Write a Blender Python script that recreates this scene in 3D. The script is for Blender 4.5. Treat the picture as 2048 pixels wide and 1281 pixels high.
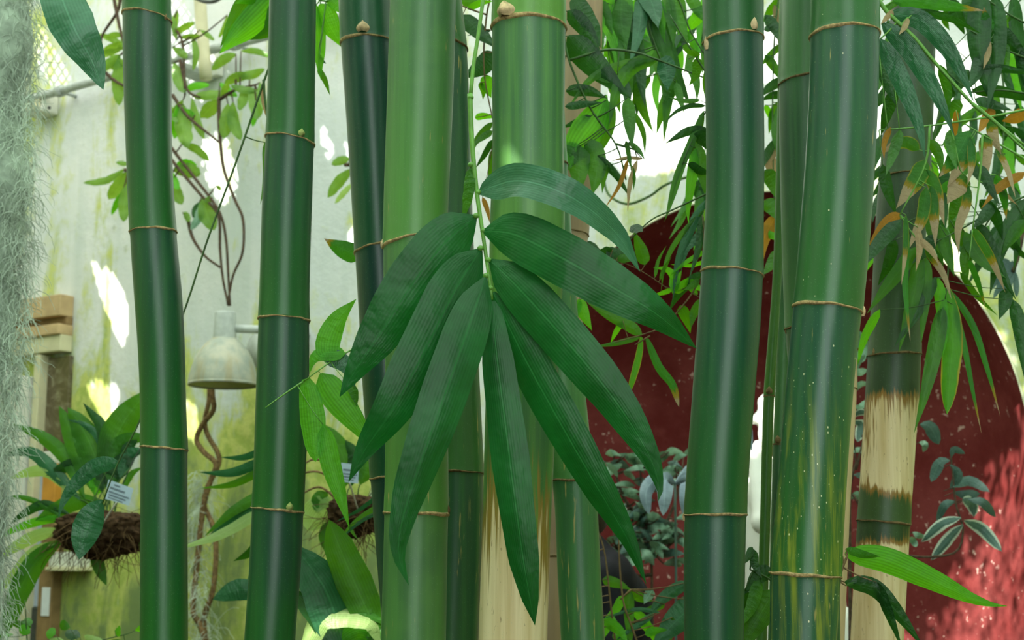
import bpy, bmesh, math, random
import numpy as np
from mathutils import Vector, Matrix, noise

random.seed(7)
sc = bpy.context.scene
COL = sc.collection
for o in list(bpy.data.objects):
    bpy.data.objects.remove(o)

# ------------------------------------------------------------------ camera
F_PX = 2813.0
PITCH = math.radians(9.5)
CAM = Vector((0, 0, 1.5))
cd = bpy.data.cameras.new('camera')
cam = bpy.data.objects.new('camera', cd)
COL.objects.link(cam)
cam.location = CAM
cam.rotation_euler = (math.pi / 2 + PITCH, 0, 0)
cd.sensor_width = 36
cd.lens = 36 * F_PX / 2048
cd.clip_start = 0.05
cd.dof.use_dof = True
cd.dof.focus_distance = 2.3
cd.dof.aperture_fstop = 9
sc.camera = cam

# ------------------------------------------------------------------ light
SUN = Vector((-0.50, -0.42, 0.76)).normalized()      # towards the sun
W = bpy.data.worlds.new('sky')
sc.world = W
W.use_nodes = True
bg = W.node_tree.nodes['Background']
bg.inputs[0].default_value = (0.84, 0.93, 0.92, 1)
bg.inputs[1].default_value = 3.2
ld = bpy.data.lights.new('sun', 'SUN')
ld.energy = 14
ld.angle = math.radians(0.35)
ld.color = (1, 0.96, 0.88)
sun = bpy.data.objects.new('sun', ld)
COL.objects.link(sun)
sun.rotation_euler = SUN.to_track_quat('Z', 'Y').to_euler()
sun.location = (-6, -5, 12)
vs = sc.view_settings
vs.view_transform = 'Standard'
vs.look = 'None'
vs.gamma = 1
vs.use_curve_mapping = False
vs.exposure = 0.16
sc.cycles.max_bounces = 8
sc.cycles.diffuse_bounces = 4
sc.cycles.glossy_bounces = 3
sc.cycles.transmission_bounces = 6
sc.cycles.sample_clamp_indirect = 6
sc.cycles.caustics_reflective = False
sc.cycles.caustics_refractive = False
sc.cycles.use_denoising = True

# ------------------------------------------------------------------ pixel -> place
RT = Vector((1, 0, 0))
FW = Vector((0, math.cos(PITCH), math.sin(PITCH)))
UP = Vector((0, -math.sin(PITCH), math.cos(PITCH)))
def ray(px, py):
    return FW + RT * ((px - 1024) / F_PX) + UP * ((640.5 - py) / F_PX)
def P(px, py, Y):
    r = ray(px, py)
    return CAM + r * (Y / r.y)
def scale_at(p):                     # metres for one pixel at point p
    return (p - CAM).dot(FW) / F_PX
WA = math.radians(33)
WN = Vector((-math.sin(WA), -math.cos(WA), 0))       # back wall's normal, towards the room
WD = Vector((math.cos(WA), -math.sin(WA), 0))        # along the back wall, to the right
W0 = Vector((0, 6.5, 0))
def PW(px, py, off=0.0):             # a point off metres in front of the back wall
    r = ray(px, py)
    t = (W0 + WN * off - CAM).dot(WN) / r.dot(WN)
    return CAM + r * t
def SZ(px, py):
    p = PW(px, py)
    return (p - W0).dot(WD), p.z
def WP(s, z, off=0.0):
    return W0 + WD * s + WN * off + Vector((0, 0, z))

# ------------------------------------------------------------------ objects
def tag(o, label=None, cat=None, group=None, kind=None):
    if label: o['label'] = label
    if cat: o['category'] = cat
    if group: o['group'] = group
    if kind: o['kind'] = kind
    return o
def thing(name, loc, label, cat, group=None):
    o = bpy.data.objects.new(name, None)
    COL.objects.link(o)
    o.empty_display_size = 0.05
    o.location = loc
    return tag(o, label, cat, group)
def mesh_obj(name, me, mat=None, parent=None, smooth=True):
    o = bpy.data.objects.new(name, me)
    COL.objects.link(o)
    if mat: me.materials.append(mat)
    if smooth:
        me.polygons.foreach_set('use_smooth', [True] * len(me.polygons))
    if parent is not None:
        o.parent = parent
        o.matrix_parent_inverse = Matrix.Translation(-parent.location) if parent.type == 'EMPTY' else parent.matrix_parent_inverse.copy() if False else Matrix.Translation(-parent.location)
    return o
def pydata(name, v, f, mat=None, parent=None, smooth=True, uv=None):
    me = bpy.data.meshes.new(name)
    me.from_pydata([tuple(p) for p in v], [], f)
    if uv is not None:
        l = me.uv_layers.new(name='UVMap')
        li = np.empty(len(me.loops), dtype=np.int32)
        me.loops.foreach_get('vertex_index', li)
        l.data.foreach_set('uv', np.asarray(uv, dtype=np.float32)[li].ravel())
    me.update()
    return mesh_obj(name, me, mat, parent, smooth)
def catmull(pts, n):
    pts = [Vector(p) for p in pts]
    if len(pts) == 2:
        return [pts[0].lerp(pts[1], i / n) for i in range(n + 1)]
    q = [pts[0] * 2 - pts[1]] + pts + [pts[-1] * 2 - pts[-2]]
    m = len(pts) - 1
    L = [0]
    for i in range(m): L.append(L[-1] + (pts[i + 1] - pts[i]).length)
    out = []
    for k in range(n + 1):
        d = L[-1] * k / n
        i = 0
        while i < m - 1 and d > L[i + 1]: i += 1
        t = (d - L[i]) / max(1e-9, L[i + 1] - L[i])
        a, b, c, e = q[i], q[i + 1], q[i + 2], q[i + 3]
        out.append(0.5 * (2 * b + (c - a) * t + (2 * a - 5 * b + 4 * c - e) * t * t + (3 * b - a - 3 * c + e) * t ** 3))
    return out
def tube_geo(V, Fc, pts, r0, r1=None, sides=8, uv=None, cap=True):
    r1 = r0 if r1 is None else r1
    n = len(pts)
    base = len(V)
    prev = None
    for i, p in enumerate(pts):
        t = (pts[min(i + 1, n - 1)] - pts[max(i - 1, 0)])
        t = t.normalized() if t.length > 1e-9 else Vector((0, 0, 1))
        a = t.orthogonal().normalized() if prev is None else (prev - t * prev.dot(t))
        a = a.normalized() if a.length > 1e-6 else t.orthogonal().normalized()
        prev = a
        b = t.cross(a)
        k = i / max(1, n - 1)
        r = r0[i] if isinstance(r0, (list, tuple)) else r0 + (r1 - r0) * k
        for j in range(sides):
            an = 2 * math.pi * j / sides
            V.append(p + a * (r * math.cos(an)) + b * (r * math.sin(an)))
            if uv is not None: uv.append((k, j / sides))
    for i in range(n - 1):
        for j in range(sides):
            j2 = (j + 1) % sides
            Fc.append((base + i * sides + j, base + i * sides + j2, base + (i + 1) * sides + j2, base + (i + 1) * sides + j))
    if cap:
        Fc.append(tuple(base + j for j in range(sides))[::-1])
        Fc.append(tuple(base + (n - 1) * sides + j for j in range(sides)))
def tube(name, pts, r0, mat, parent=None, r1=None, sides=8, n=None):
    V, Fc = [], []
    tube_geo(V, Fc, catmull(pts, n or max(2, 5 * (len(pts) - 1))), r0, r1, sides)
    return pydata(name, V, Fc, mat, parent)
def box_geo(V, Fc, s0, s1, z0, z1, o0, o1):           # in wall coordinates
    b = len(V)
    for o in (o0, o1):
        for s, z in ((s0, z0), (s1, z0), (s1, z1), (s0, z1)):
            V.append(WP(s, z, o))
    for f in ((3, 2, 1, 0), (4, 5, 6, 7), (0, 1, 5, 4), (1, 2, 6, 5), (2, 3, 7, 6), (3, 0, 4, 7)):
        Fc.append(tuple(b + i for i in f))
def bevel(o, w=0.004, seg=2):
    m = o.modifiers.new('bevel', 'BEVEL'); m.width = w; m.segments = seg; m.limit_method = 'ANGLE'
    return o
def wall_box(name, px0, py0, px1, py1, o0, o1, mat, parent=None, bw=0.006):
    pm = ((px0 + px1) / 2, (py0 + py1) / 2)
    s0, s1 = SZ(px0, pm[1])[0], SZ(px1, pm[1])[0]
    z0, z1 = SZ(pm[0], py1)[1], SZ(pm[0], py0)[1]
    V, Fc = [], []
    box_geo(V, Fc, s0, s1, z0, z1, o0, o1)
    return bevel(pydata(name, V, Fc, mat, parent, smooth=False), bw)
def lathe(name, prof, org, mat, parent=None, sides=40, uv=False):
    V, Fc = [], []
    for r, z in prof:
        for j in range(sides):
            an = 2 * math.pi * j / sides
            V.append(org + Vector((r * math.cos(an), r * math.sin(an), z)))
    for i in range(len(prof) - 1):
        for j in range(sides):
            j2 = (j + 1) % sides
            Fc.append((i * sides + j, i * sides + j2, (i + 1) * sides + j2, (i + 1) * sides + j))
    return pydata(name, V, Fc, mat, parent)

# ------------------------------------------------------------------ materials
class NT:
    def __init__(s, name):
        s.m = bpy.data.materials.new(name); s.m.use_nodes = True
        s.t = s.m.node_tree; s.t.nodes.clear()
        s.out = s.t.nodes.new('ShaderNodeOutputMaterial')
    def n(s, typ, ins=None, **kw):
        nd = s.t.nodes.new('ShaderNode' + typ)
        for k, v in kw.items(): setattr(nd, k, v)
        for k, v in (ins or {}).items(): s.set(nd, k, v)
        return nd
    def set(s, nd, k, v):
        sock = nd.inputs[k]
        if isinstance(v, bpy.types.NodeSocket): s.t.links.new(v, sock)
        elif isinstance(v, bpy.types.Node): s.t.links.new(v.outputs[0], sock)
        else:
            if isinstance(v, (tuple, list)) and len(v) == 3 and sock.type == 'RGBA': v = (*v, 1)
            sock.default_value = v
    def math(s, op, a, b=0.0, c=None, clamp=False):
        nd = s.n('Math', {0: a, 1: b}, operation=op); nd.use_clamp = clamp
        if c is not None: s.set(nd, 2, c)
        return nd.outputs[0]
    def mix(s, f, a, b, blend='MIX'):
        nd = s.n('Mix', data_type='RGBA', blend_type=blend)
        s.set(nd, 0, f); s.set(nd, 6, a); s.set(nd, 7, b)
        return nd.outputs[2]
    def ss(s, v, a, b):                      # smoothstep 0..1
        nd = s.n('MapRange', {0: v, 1: a, 2: b, 3: 0.0, 4: 1.0}, interpolation_type='SMOOTHSTEP')
        return nd.outputs[0]
    def noise(s, vec, scale, detail=3.0, rough=0.5, dist=0.0):
        return s.n('TexNoise', {'Vector': vec, 'Scale': scale, 'Detail': detail, 'Roughness': rough, 'Distortion': dist}).outputs[0]
    def uv(s):
        return s.n('TexCoord').outputs['UV']
    def obj(s):
        return s.n('NewGeometry').outputs['Position']
    def vmul(s, v, k):
        return s.n('VectorMath', {0: v, 1: k}, operation='MULTIPLY').outputs[0]
    def sep(s, v):
        return s.n('SeparateXYZ', {0: v}).outputs
    def bump(s, h, strength=0.3, dist=0.01):
        return s.n('Bump', {'Height': h, 'Strength': strength, 'Distance': dist}).outputs[0]
    def pr(s, col, rough=0.5, spec=0.5, nrm=None, **kw):
        d = {'Base Color': col, 'Roughness': rough, 'Specular IOR Level': spec}
        if nrm is not None: d['Normal'] = nrm
        d.update(kw)
        return s.n('BsdfPrincipled', d).outputs[0]
    def done(s, sh):
        s.t.links.new(sh, s.out.inputs[0]); return s.m
def lin(r, g, b):                             # sRGB 0..255 -> linear
    return tuple(((c / 255) / 12.92 if c <= 10 else ((c / 255 + 0.055) / 1.055) ** 2.4) for c in (r, g, b))

def plain(name, c, rough=0.6, spec=0.4, var=0.25, scale=30.0, bumpk=0.15):
    k = NT(name)
    nz = k.noise(k.obj(), scale, 4)
    col = k.mix(k.ss(nz, 0.3, 0.7), tuple(x * (1 - var) for x in c), tuple(min(1, x * (1 + var)) for x in c))
    return k.done(k.pr(col, rough, spec, k.bump(nz, bumpk, 0.005)))

def leaf_mat(name, c1, c2, tr, trf=0.4, rough=0.38, spec=0.5, tip=None, tipc=None, yedge=0.0, rib=13.0, veink=0.35, whitek=0.0):
    k = NT(name)
    uvs = k.sep(k.uv()); u, v = uvs[0], uvs[1]
    pos = k.obj()
    nz = k.noise(pos, 14, 2)
    col = k.mix(k.ss(nz, 0.3, 0.7), c1, c2)
    wv = k.math('SINE', k.math('MULTIPLY', v, rib * 6.283))
    wv01 = k.math('MULTIPLY_ADD', wv, 0.5, 0.5)
    col = k.mix(k.math('MULTIPLY', wv01, veink), col, tuple(min(1, x * 1.7 + 0.006) for x in c2))
    ed = k.math('ABSOLUTE', k.math('SUBTRACT', v, 0.5))
    mid = k.math('SUBTRACT', 1.0, k.ss(ed, 0.008, 0.03))
    col = k.mix(k.math('MULTIPLY', mid, 0.3), col, tuple(min(1, x * 2.2 + 0.03) for x in c2))
    trc = tr
    if yedge > 0:
        m = k.math('MULTIPLY', k.ss(k.math('ADD', ed, k.math('MULTIPLY', k.noise(k.uv(), 5, 2), 0.2)), 0.50, 0.58), yedge)
        col = k.mix(m, col, lin(190, 170, 40)); trc = k.mix(m, trc, lin(200, 180, 50))
    if whitek > 0:
        m = k.math('MULTIPLY', k.ss(k.math('ADD', ed, k.math('MULTIPLY', k.noise(pos, 22, 2), 0.35)), 0.46, 0.50), whitek)
        col = k.mix(m, col, lin(200, 215, 195)); trc = k.mix(m, trc, lin(200, 210, 180))
    if tip is not None:
        nn = k.noise(k.uv(), 7, 4, 0.65)
        e = k.math('ADD', u, k.math('MULTIPLY_ADD', nn, 0.3, -0.15))
        m1 = k.ss(e, tip - 0.12, tip - 0.01)
        m2 = k.ss(e, tip, tip + 0.04)
        col = k.mix(m1, col, lin(150, 125, 25)); col = k.mix(m2, col, tipc)
        trc = k.mix(m1, trc, lin(170, 150, 30)); trc = k.mix(m2, trc, tuple(x * 0.8 for x in tipc))
    nb_ = k.noise(k.n('VectorMath', {0: k.vmul(k.uv(), (15, 2.2, 0)), 1: k.vmul(pos, (1.5, 1.5, 1.5))}, operation='ADD').outputs[0], 1.0, 2)
    nr = k.bump(k.math('ADD', k.math('MULTIPLY', wv01, 0.03), nb_), 0.32, 0.009)
    p = k.pr(col, rough, spec, nr)
    t = k.n('BsdfTranslucent', {'Color': trc}).outputs[0]
    return k.done(k.n('MixShader', {0: trf, 1: p, 2: t}).outputs[0])

TAN = lin(186, 164, 126)
M = {}
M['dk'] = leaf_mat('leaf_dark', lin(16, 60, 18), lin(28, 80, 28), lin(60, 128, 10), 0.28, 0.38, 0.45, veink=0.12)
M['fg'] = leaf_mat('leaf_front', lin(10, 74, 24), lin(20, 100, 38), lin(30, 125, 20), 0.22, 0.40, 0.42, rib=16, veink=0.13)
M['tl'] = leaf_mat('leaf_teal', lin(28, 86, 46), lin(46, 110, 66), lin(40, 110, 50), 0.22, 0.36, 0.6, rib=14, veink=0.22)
M['tb'] = leaf_mat('leaf_sky_lit', lin(46, 104, 66), lin(70, 128, 94), lin(50, 120, 60), 0.2, 0.36, 0.6, rib=14, veink=0.15)  # teal leaf with the light of the sky put into a paler colour
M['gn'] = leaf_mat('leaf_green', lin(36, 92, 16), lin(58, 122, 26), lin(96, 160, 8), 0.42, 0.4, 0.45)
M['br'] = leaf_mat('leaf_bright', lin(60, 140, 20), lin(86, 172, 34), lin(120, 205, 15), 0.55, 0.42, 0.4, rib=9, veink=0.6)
M['yl'] = leaf_mat('leaf_yellow_edge', lin(44, 118, 22), lin(70, 146, 28), lin(110, 190, 15), 0.5, 0.42, 0.4, yedge=0.9)
M['tt'] = leaf_mat('leaf_tan_tip', lin(30, 92, 26), lin(46, 112, 30), lin(90, 150, 20), 0.4, 0.5, 0.35, tip=0.55, tipc=TAN, yedge=0.5)
M['th'] = leaf_mat('leaf_tan_half', lin(34, 92, 30), lin(50, 108, 34), lin(90, 140, 20), 0.4, 0.55, 0.3, tip=0.28, tipc=TAN, yedge=0.5)
M['ts'] = leaf_mat('leaf_tip_scorched', lin(26, 92, 26), lin(44, 118, 32), lin(80, 160, 20), 0.4, 0.45, 0.4, tip=0.86, tipc=TAN)
M['or'] = leaf_mat('leaf_orange', lin(150, 104, 26), lin(176, 128, 40), lin(190, 135, 30), 0.45, 0.55, 0.3)
M['tn'] = leaf_mat('leaf_dead', lin(160, 136, 98), lin(190, 166, 126), lin(170, 145, 100), 0.4, 0.65, 0.25)
M['pl'] = leaf_mat('leaf_pale', lin(130, 165, 90), lin(165, 195, 120), lin(180, 215, 90), 0.5, 0.45, 0.4)
M['sg'] = leaf_mat('shrub_leaf', lin(66, 120, 40), lin(110, 155, 66), lin(150, 190, 50), 0.5, 0.4, 0.5, rib=5, veink=0.15)
M['gy'] = leaf_mat('leaf_grey_green', lin(100, 142, 118), lin(146, 182, 158), lin(110, 150, 100), 0.2, 0.5, 0.45, rib=4, veink=0.1)
M['vg'] = leaf_mat('leaf_variegated', lin(58, 92, 84), lin(84, 116, 106), lin(90, 120, 80), 0.2, 0.4, 0.5, rib=4, veink=0.1, whitek=0.85)
M['vd'] = leaf_mat('leaf_slate', lin(58, 92, 84), lin(84, 112, 104), lin(70, 100, 70), 0.2, 0.42, 0.5, rib=4, veink=0.1)
M['bg'] = leaf_mat('leaf_blue_grey', lin(112, 132, 146), lin(146, 164, 176), lin(120, 140, 140), 0.12, 0.55, 0.4, rib=3, veink=0.05)

def culm_mat(name, cA, cB, cream=None, streak=0.0, specks=0.0, keepnode=0.0, rough=0.36, pale=None, spread=0.22):
    """cA: colour low in an internode, cB: bluish bloom near its top; cream = height below which it has turned straw"""
    k = NT(name)
    uvn = k.uv(); s = k.sep(uvn); u, v = s[0], s[1]
    t = k.n('Attribute', attribute_name='along').outputs['Fac']
    pos = k.obj()
    st = k.noise(k.vmul(pos, (60, 60, 2.2)), 1.0, 3, 0.6)
    st2 = k.noise(k.vmul(pos, (190, 190, 6)), 1.0, 2, 0.5)
    blot = k.noise(pos, 9, 3, 0.6)
    f = k.math('ADD', t, k.math('MULTIPLY_ADD', blot, 0.5, -0.25))
    col = k.mix(k.ss(f, 0.0, 0.85), cA, cB)
    col = k.mix(k.math('MULTIPLY', k.ss(st, 0.35, 0.75), 0.35), col, tuple(min(1, x * 1.6 + 0.008) for x in cA))
    col = k.mix(k.math('MULTIPLY', k.ss(st2, 0.5, 0.8), 0.2), col, tuple(x * 0.5 for x in cA))
    if pale: col = k.mix(k.math('MULTIPLY', k.ss(blot, 0.45, 0.7), 0.5), col, pale)
    straw = k.mix(k.ss(st, 0.3, 0.7), lin(206, 182, 128), lin(232, 214, 168))
    brown = lin(158, 112, 40)
    rg = rough
    if cream is not None:
        big = k.noise(k.vmul(pos, (16, 16, 1.4)), 1.0, 4, 0.62)
        e = k.math('ADD', k.math('SUBTRACT', cream, v), k.math('MULTIPLY_ADD', big, 2 * spread, -spread))
        e = k.math('ADD', e, k.math('MULTIPLY_ADD', st2, 0.30, -0.15))
        if keepnode > 0:
            near = k.math('MINIMUM', k.math('MULTIPLY', t, 1.0), k.math('SUBTRACT', 1.0, t))
            e = k.math('SUBTRACT', e, k.math('MULTIPLY', k.math('SUBTRACT', 1.0, k.ss(near, 0.05, 0.3)), keepnode))
        m0 = k.ss(e, -0.09, -0.01); m1 = k.ss(e, 0.0, 0.06)
        col = k.mix(k.math('MULTIPLY', m0, 0.75), col, brown)
        col = k.mix(m1, col, straw)
        fl = k.ss(k.noise(k.vmul(pos, (260, 260, 60)), 1.0, 2), 0.68, 0.74)
        col = k.mix(k.math('MULTIPLY', k.math('MULTIPLY', fl, m1), 0.6), col, lin(110, 76, 40))
        rg = k.math('MULTIPLY_ADD', m1, 0.3, rough)
    if streak > 0:
        ms = k.ss(k.math('ADD', k.noise(k.vmul(pos, (130, 130, 9)), 1.0, 3, 0.6), k.math('MULTIPLY', k.math('SUBTRACT', blot, 0.5), 0.5)), 0.74 - 0.16 * streak, 0.80 - 0.14 * streak)
        col = k.mix(k.math('MULTIPLY', ms, 0.8), col, lin(176, 160, 92))
    if specks > 0:
        vn = k.n('TexVoronoi', {'Vector': k.vmul(pos, (1, 1, 0.6)), 'Scale': 150.0}, feature='F1')
        rnd = k.sep(vn.outputs['Color'])
        low = k.math('SUBTRACT', 1.0, k.ss(v, 1.62, 2.02))
        ms = k.math('MULTIPLY', k.math('SUBTRACT', 1.0, k.ss(k.math('SUBTRACT', vn.outputs['Distance'], k.math('MULTIPLY', rnd[1], 0.12)), 0.03, 0.09)), k.ss(k.math('ADD', rnd[0], k.math('MULTIPLY', low, 0.40)), 0.93, 0.96))
        ye = k.math('MULTIPLY', k.ss(k.noise(k.vmul(pos, (70, 70, 3)), 1.0, 4, 0.65), 0.48, 0.72), k.math('SUBTRACT', 1.0, k.ss(v, 1.55, 1.86)))
        col = k.mix(k.math('MULTIPLY', ye, 0.85), col, lin(140, 150, 44))
        col = k.mix(k.math('MULTIPLY', ms, specks), col, lin(225, 222, 176))
    # fine dust on the wax
    du = k.n('TexVoronoi', {'Vector': pos, 'Scale': 210.0}, feature='F1').outputs[0]
    col = k.mix(k.math('MULTIPLY', k.math('SUBTRACT', 1.0, k.ss(du, 0.08, 0.16)), 0.28), col, lin(140, 175, 140))
    nr = k.bump(k.math('ADD', st2, k.math('MULTIPLY', st, 0.6)), 0.10, 0.002)
    return k.done(k.pr(col, rg, 0.5, nr, **{'Coat Weight': 0.25, 'Coat Roughness': 0.33}))

CM = {
 'dark':  culm_mat('culm_dark', lin(24, 92, 26), lin(22, 70, 46), rough=0.4),
 'dark2': culm_mat('culm_dark_even', lin(24, 86, 34), lin(22, 72, 48), pale=lin(36, 100, 44)),
 'blue':  culm_mat('culm_blue_green', lin(26, 82, 48), lin(22, 62, 52), rough=0.33),
 'light': culm_mat('culm_light', lin(74, 128, 48), lin(62, 106, 60), streak=0.22, rough=0.42, pale=lin(84, 134, 62)),
 'main':  culm_mat('culm_main', lin(88, 140, 46), lin(52, 102, 58), cream=1.535, rough=0.42, streak=0.15, spread=0.16),
 'rear':  culm_mat('culm_rear', lin(52, 104, 40), lin(36, 84, 50), streak=0.65, rough=0.42),
 'rear2': culm_mat('culm_rear_even', lin(66, 122, 56), lin(48, 100, 56), streak=0.55, rough=0.42),
 'big':   culm_mat('culm_big', lin(34, 94, 32), lin(28, 76, 54), streak=0.3, specks=0.9, rough=0.33),
 'right': culm_mat('culm_right', lin(30, 88, 36), lin(28, 74, 54), rough=0.38),
 'hid':   culm_mat('culm_hidden', lin(62, 112, 54), lin(40, 80, 50), rough=0.42),
 'straw': culm_mat('culm_straw_foot', lin(44, 74, 24), lin(30, 58, 22), cream=1.86, keepnode=0.42, rough=0.55, spread=0.24),
 'tan':   culm_mat('culm_tan', lin(160, 132, 100), lin(178, 150, 118), rough=0.55),
 'cream': culm_mat('culm_cream', lin(196, 168, 130), lin(206, 182, 140), rough=0.5),
 'thin':  culm_mat('culm_thin', lin(62, 112, 30), lin(58, 100, 40), rough=0.36),
}
M['ring'] = plain('node_ring', lin(176, 150, 104), 0.75, 0.2, 0.35, 160, 0.5)
M['ringd'] = plain('node_ring_dark', lin(120, 100, 66), 0.8, 0.2, 0.35, 160, 0.5)
M['bud'] = plain('bud_scale', lin(206, 178, 136), 0.6, 0.3, 0.3, 90, 0.4)
M['budg'] = plain('bud_green', lin(150, 160, 90), 0.6, 0.3, 0.3, 90, 0.3)
M['stem'] = plain('stem_green', lin(104, 160, 62), 0.4, 0.5, 0.2, 40)
M['stemd'] = plain('stem_dark', lin(62, 96, 40), 0.5, 0.4, 0.3, 40)
M['twig'] = plain('twig_brown', lin(120, 98, 66), 0.7, 0.3, 0.35, 60, 0.4)
M['vine'] = plain('vine_bark', lin(82, 68, 54), 0.8, 0.2, 0.4, 70, 0.6)
M['vinet'] = plain('vine_bark_pale', lin(122, 98, 66), 0.8, 0.2, 0.35, 60, 0.6)

def wall_mat():
    k = NT('plaster_algae')
    pos = k.obj(); z = k.sep(pos)[2]; x = k.sep(pos)[0]
    n1 = k.noise(pos, 0.9, 5, 0.6)
    n2 = k.noise(k.vmul(pos, (1, 1, 0.3)), 3.2, 5, 0.65, 0.6)
    n3 = k.noise(pos, 14, 4, 0.6)
    n4 = k.noise(k.vmul(pos, (5, 5, 0.5)), 1.0, 4, 0.6)
    base = k.mix(k.ss(n1, 0.35, 0.65), lin(204, 212, 210), lin(226, 228, 224))
    base = k.mix(k.math('MULTIPLY', k.ss(n4, 0.45, 0.75), 0.45), base, lin(184, 198, 190))
    h = k.math('SUBTRACT', 1.0, k.ss(z, 1.0, 3.4))
    lf = k.math('SUBTRACT', 1.0, k.ss(x, -2.9, -2.2))
    e = k.math('ADD', k.math('MULTIPLY', h, 0.42), k.math('MULTIPLY_ADD', n2, 1.1, -0.55))
    e = k.math('ADD', e, k.math('MULTIPLY', lf, 0.13))
    e = k.math('ADD', e, k.math('MULTIPLY_ADD', n3, 0.3, -0.15))
    m = k.ss(e, 0.05, 0.26)
    alg = k.mix(k.ss(n3, 0.35, 0.65), lin(158, 178, 74), lin(198, 206, 110))
    alg = k.mix(k.ss(e, 0.3, 0.5), alg, lin(118, 140, 78))
    col = k.mix(k.math('MULTIPLY', m, 0.95), base, alg)
    col = k.mix(k.math('MULTIPLY', k.ss(n3, 0.66, 0.74), 0.25), col, lin(120, 140, 110))
    return k.done(k.pr(col, 0.85, 0.2, k.bump(k.math('ADD', n3, n2), 0.25, 0.02)))
M['wall'] = wall_mat()
def red_mat():
    k = NT('red_limewash')
    pos = k.obj()
    n1 = k.noise(pos, 2.2, 5, 0.65); n2 = k.noise(pos, 9, 5, 0.7); n3 = k.noise(pos, 30, 3, 0.6)
    col = k.mix(k.ss(n1, 0.35, 0.65), lin(110, 36, 34), lin(134, 60, 58))
    col = k.mix(k.math('MULTIPLY', k.ss(n2, 0.5, 0.8), 0.25), col, lin(176, 96, 92))
    ch = k.math('MULTIPLY', k.ss(k.math('ADD', n3, k.math('MULTIPLY_ADD', n1, 0.5, -0.25)), 0.655, 0.685), k.ss(n2, 0.44, 0.54))
    col = k.mix(ch, col, lin(214, 180, 168))
    return k.done(k.pr(col, 0.8, 0.25, k.bump(k.math('ADD', n2, n3), 0.2, 0.01)))
M['red'] = red_mat()
M['rim'] = plain('arch_rim', lin(206, 208, 176), 0.85, 0.2, 0.15, 12, 0.3)
M['soil'] = plain('soil', lin(70, 56, 42), 0.95, 0.1, 0.5, 12, 0.8)
M['stone'] = plain('dark_mossy_stone', lin(52, 62, 46), 0.95, 0.1, 0.4, 3, 0.4)
M['paint'] = plain('white_paint', lin(222, 224, 212), 0.55, 0.4, 0.08, 8, 0.1)
M['wood'] = plain('pale_wood', lin(192, 166, 124), 0.7, 0.3, 0.14, 9, 0.2)
M['wood2'] = plain('brown_wood', lin(142, 116, 78), 0.7, 0.3, 0.2, 12, 0.2)
M['cream'] = plain('cream_wood', lin(208, 204, 168), 0.65, 0.3, 0.08, 9, 0.1)
M['metal'] = plain('grey_painted_metal', lin(176, 184, 178), 0.5, 0.4, 0.12, 25, 0.15)
M['metald'] = plain('dark_metal', lin(70, 74, 70), 0.5, 0.4, 0.2, 25, 0.15)
def shade_mat():
    k = NT('lamp_enamel')
    pos = k.obj(); n1 = k.noise(pos, 9, 4, 0.6); n2 = k.noise(k.vmul(pos, (16, 16, 3)), 1.0, 4)
    c = k.mix(k.ss(n1, 0.35, 0.65), lin(150, 160, 148), lin(186, 186, 166))
    c = k.mix(k.math('MULTIPLY', k.ss(n2, 0.5, 0.72), 0.6), c, lin(158, 146, 104))
    return k.done(k.pr(c, 0.6, 0.4, k.bump(n1, 0.1, 0.004)))
M['shade'] = shade_mat()
M['inner'] = plain('lamp_inner_enamel', lin(206, 210, 150), 0.6, 0.3, 0.1, 10, 0.1)
def glass_mat():
    k = NT('door_glass_reflection')
    pos = k.obj(); n = k.noise(pos, 7, 3, 0.6, 1.0)
    c = k.mix(k.ss(n, 0.4, 0.65), lin(92, 82, 60), lin(150, 142, 118))  # brown mottling paints a reflection into the pane
    return k.done(k.pr(c, 0.12, 0.6))
M['glass'] = glass_mat()
M['pane'] = plain('pale_blue_pane', lin(176, 188, 208), 0.3, 0.5, 0.08, 6, 0.02)
M['orange'] = plain('ochre_panel', lin(206, 146, 60), 0.6, 0.3, 0.12, 8, 0.1)
M['paper'] = plain('paper_notice', lin(226, 232, 236), 0.7, 0.2, 0.04, 20, 0.02)
M['ink'] = plain('printed_ink', lin(112, 126, 140), 0.7, 0.2, 0.1, 60, 0.0)
M['tagw'] = plain('plant_tag', lin(176, 196, 214), 0.5, 0.4, 0.05, 20, 0.02)
M['marble'] = plain('white_marble', lin(236, 236, 228), 0.5, 0.4, 0.08, 6, 0.1)
M['bark'] = plain('basket_fibre', lin(66, 50, 34), 0.95, 0.1, 0.6, 60, 1.0)
M['root'] = plain('fibre_root', lin(96, 76, 50), 0.9, 0.1, 0.5, 50, 0.3)
M['moss'] = plain('spanish_moss', lin(194, 208, 190), 0.85, 0.2, 0.25, 6, 0.0)
M['mossc'] = plain('spanish_moss_core', lin(172, 186, 168), 0.95, 0.1, 0.3, 25, 1.0)
M['black'] = plain('black_cloth', lin(20, 20, 27), 0.7, 0.2, 0.3, 30, 0.3)
M['skin'] = plain('skin', lin(206, 156, 130), 0.5, 0.4, 0.06, 20, 0.05)
M['hair'] = plain('dark_hair', lin(50, 36, 26), 0.6, 0.4, 0.3, 120, 0.5)
def roof_mat(name='whitewashed_roof_glass', tc=(0.93, 0.94, 0.92, 1), dc=(0.8, 0.82, 0.8, 1), f=0.40):
    k = NT(name)
    t = k.n('BsdfTranslucent', {'Color': tc}).outputs[0]
    d = k.n('BsdfDiffuse', {'Color': dc}).outputs[0]
    return k.done(k.n('MixShader', {0: f, 1: d, 2: t}).outputs[0])
M['roof'] = roof_mat()
M['roof2'] = roof_mat('dim_front_roof', (0.62, 0.78, 0.68, 1), (0.10, 0.13, 0.10, 1), 0.42)  # darker roof material added to dim the foreground

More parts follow.
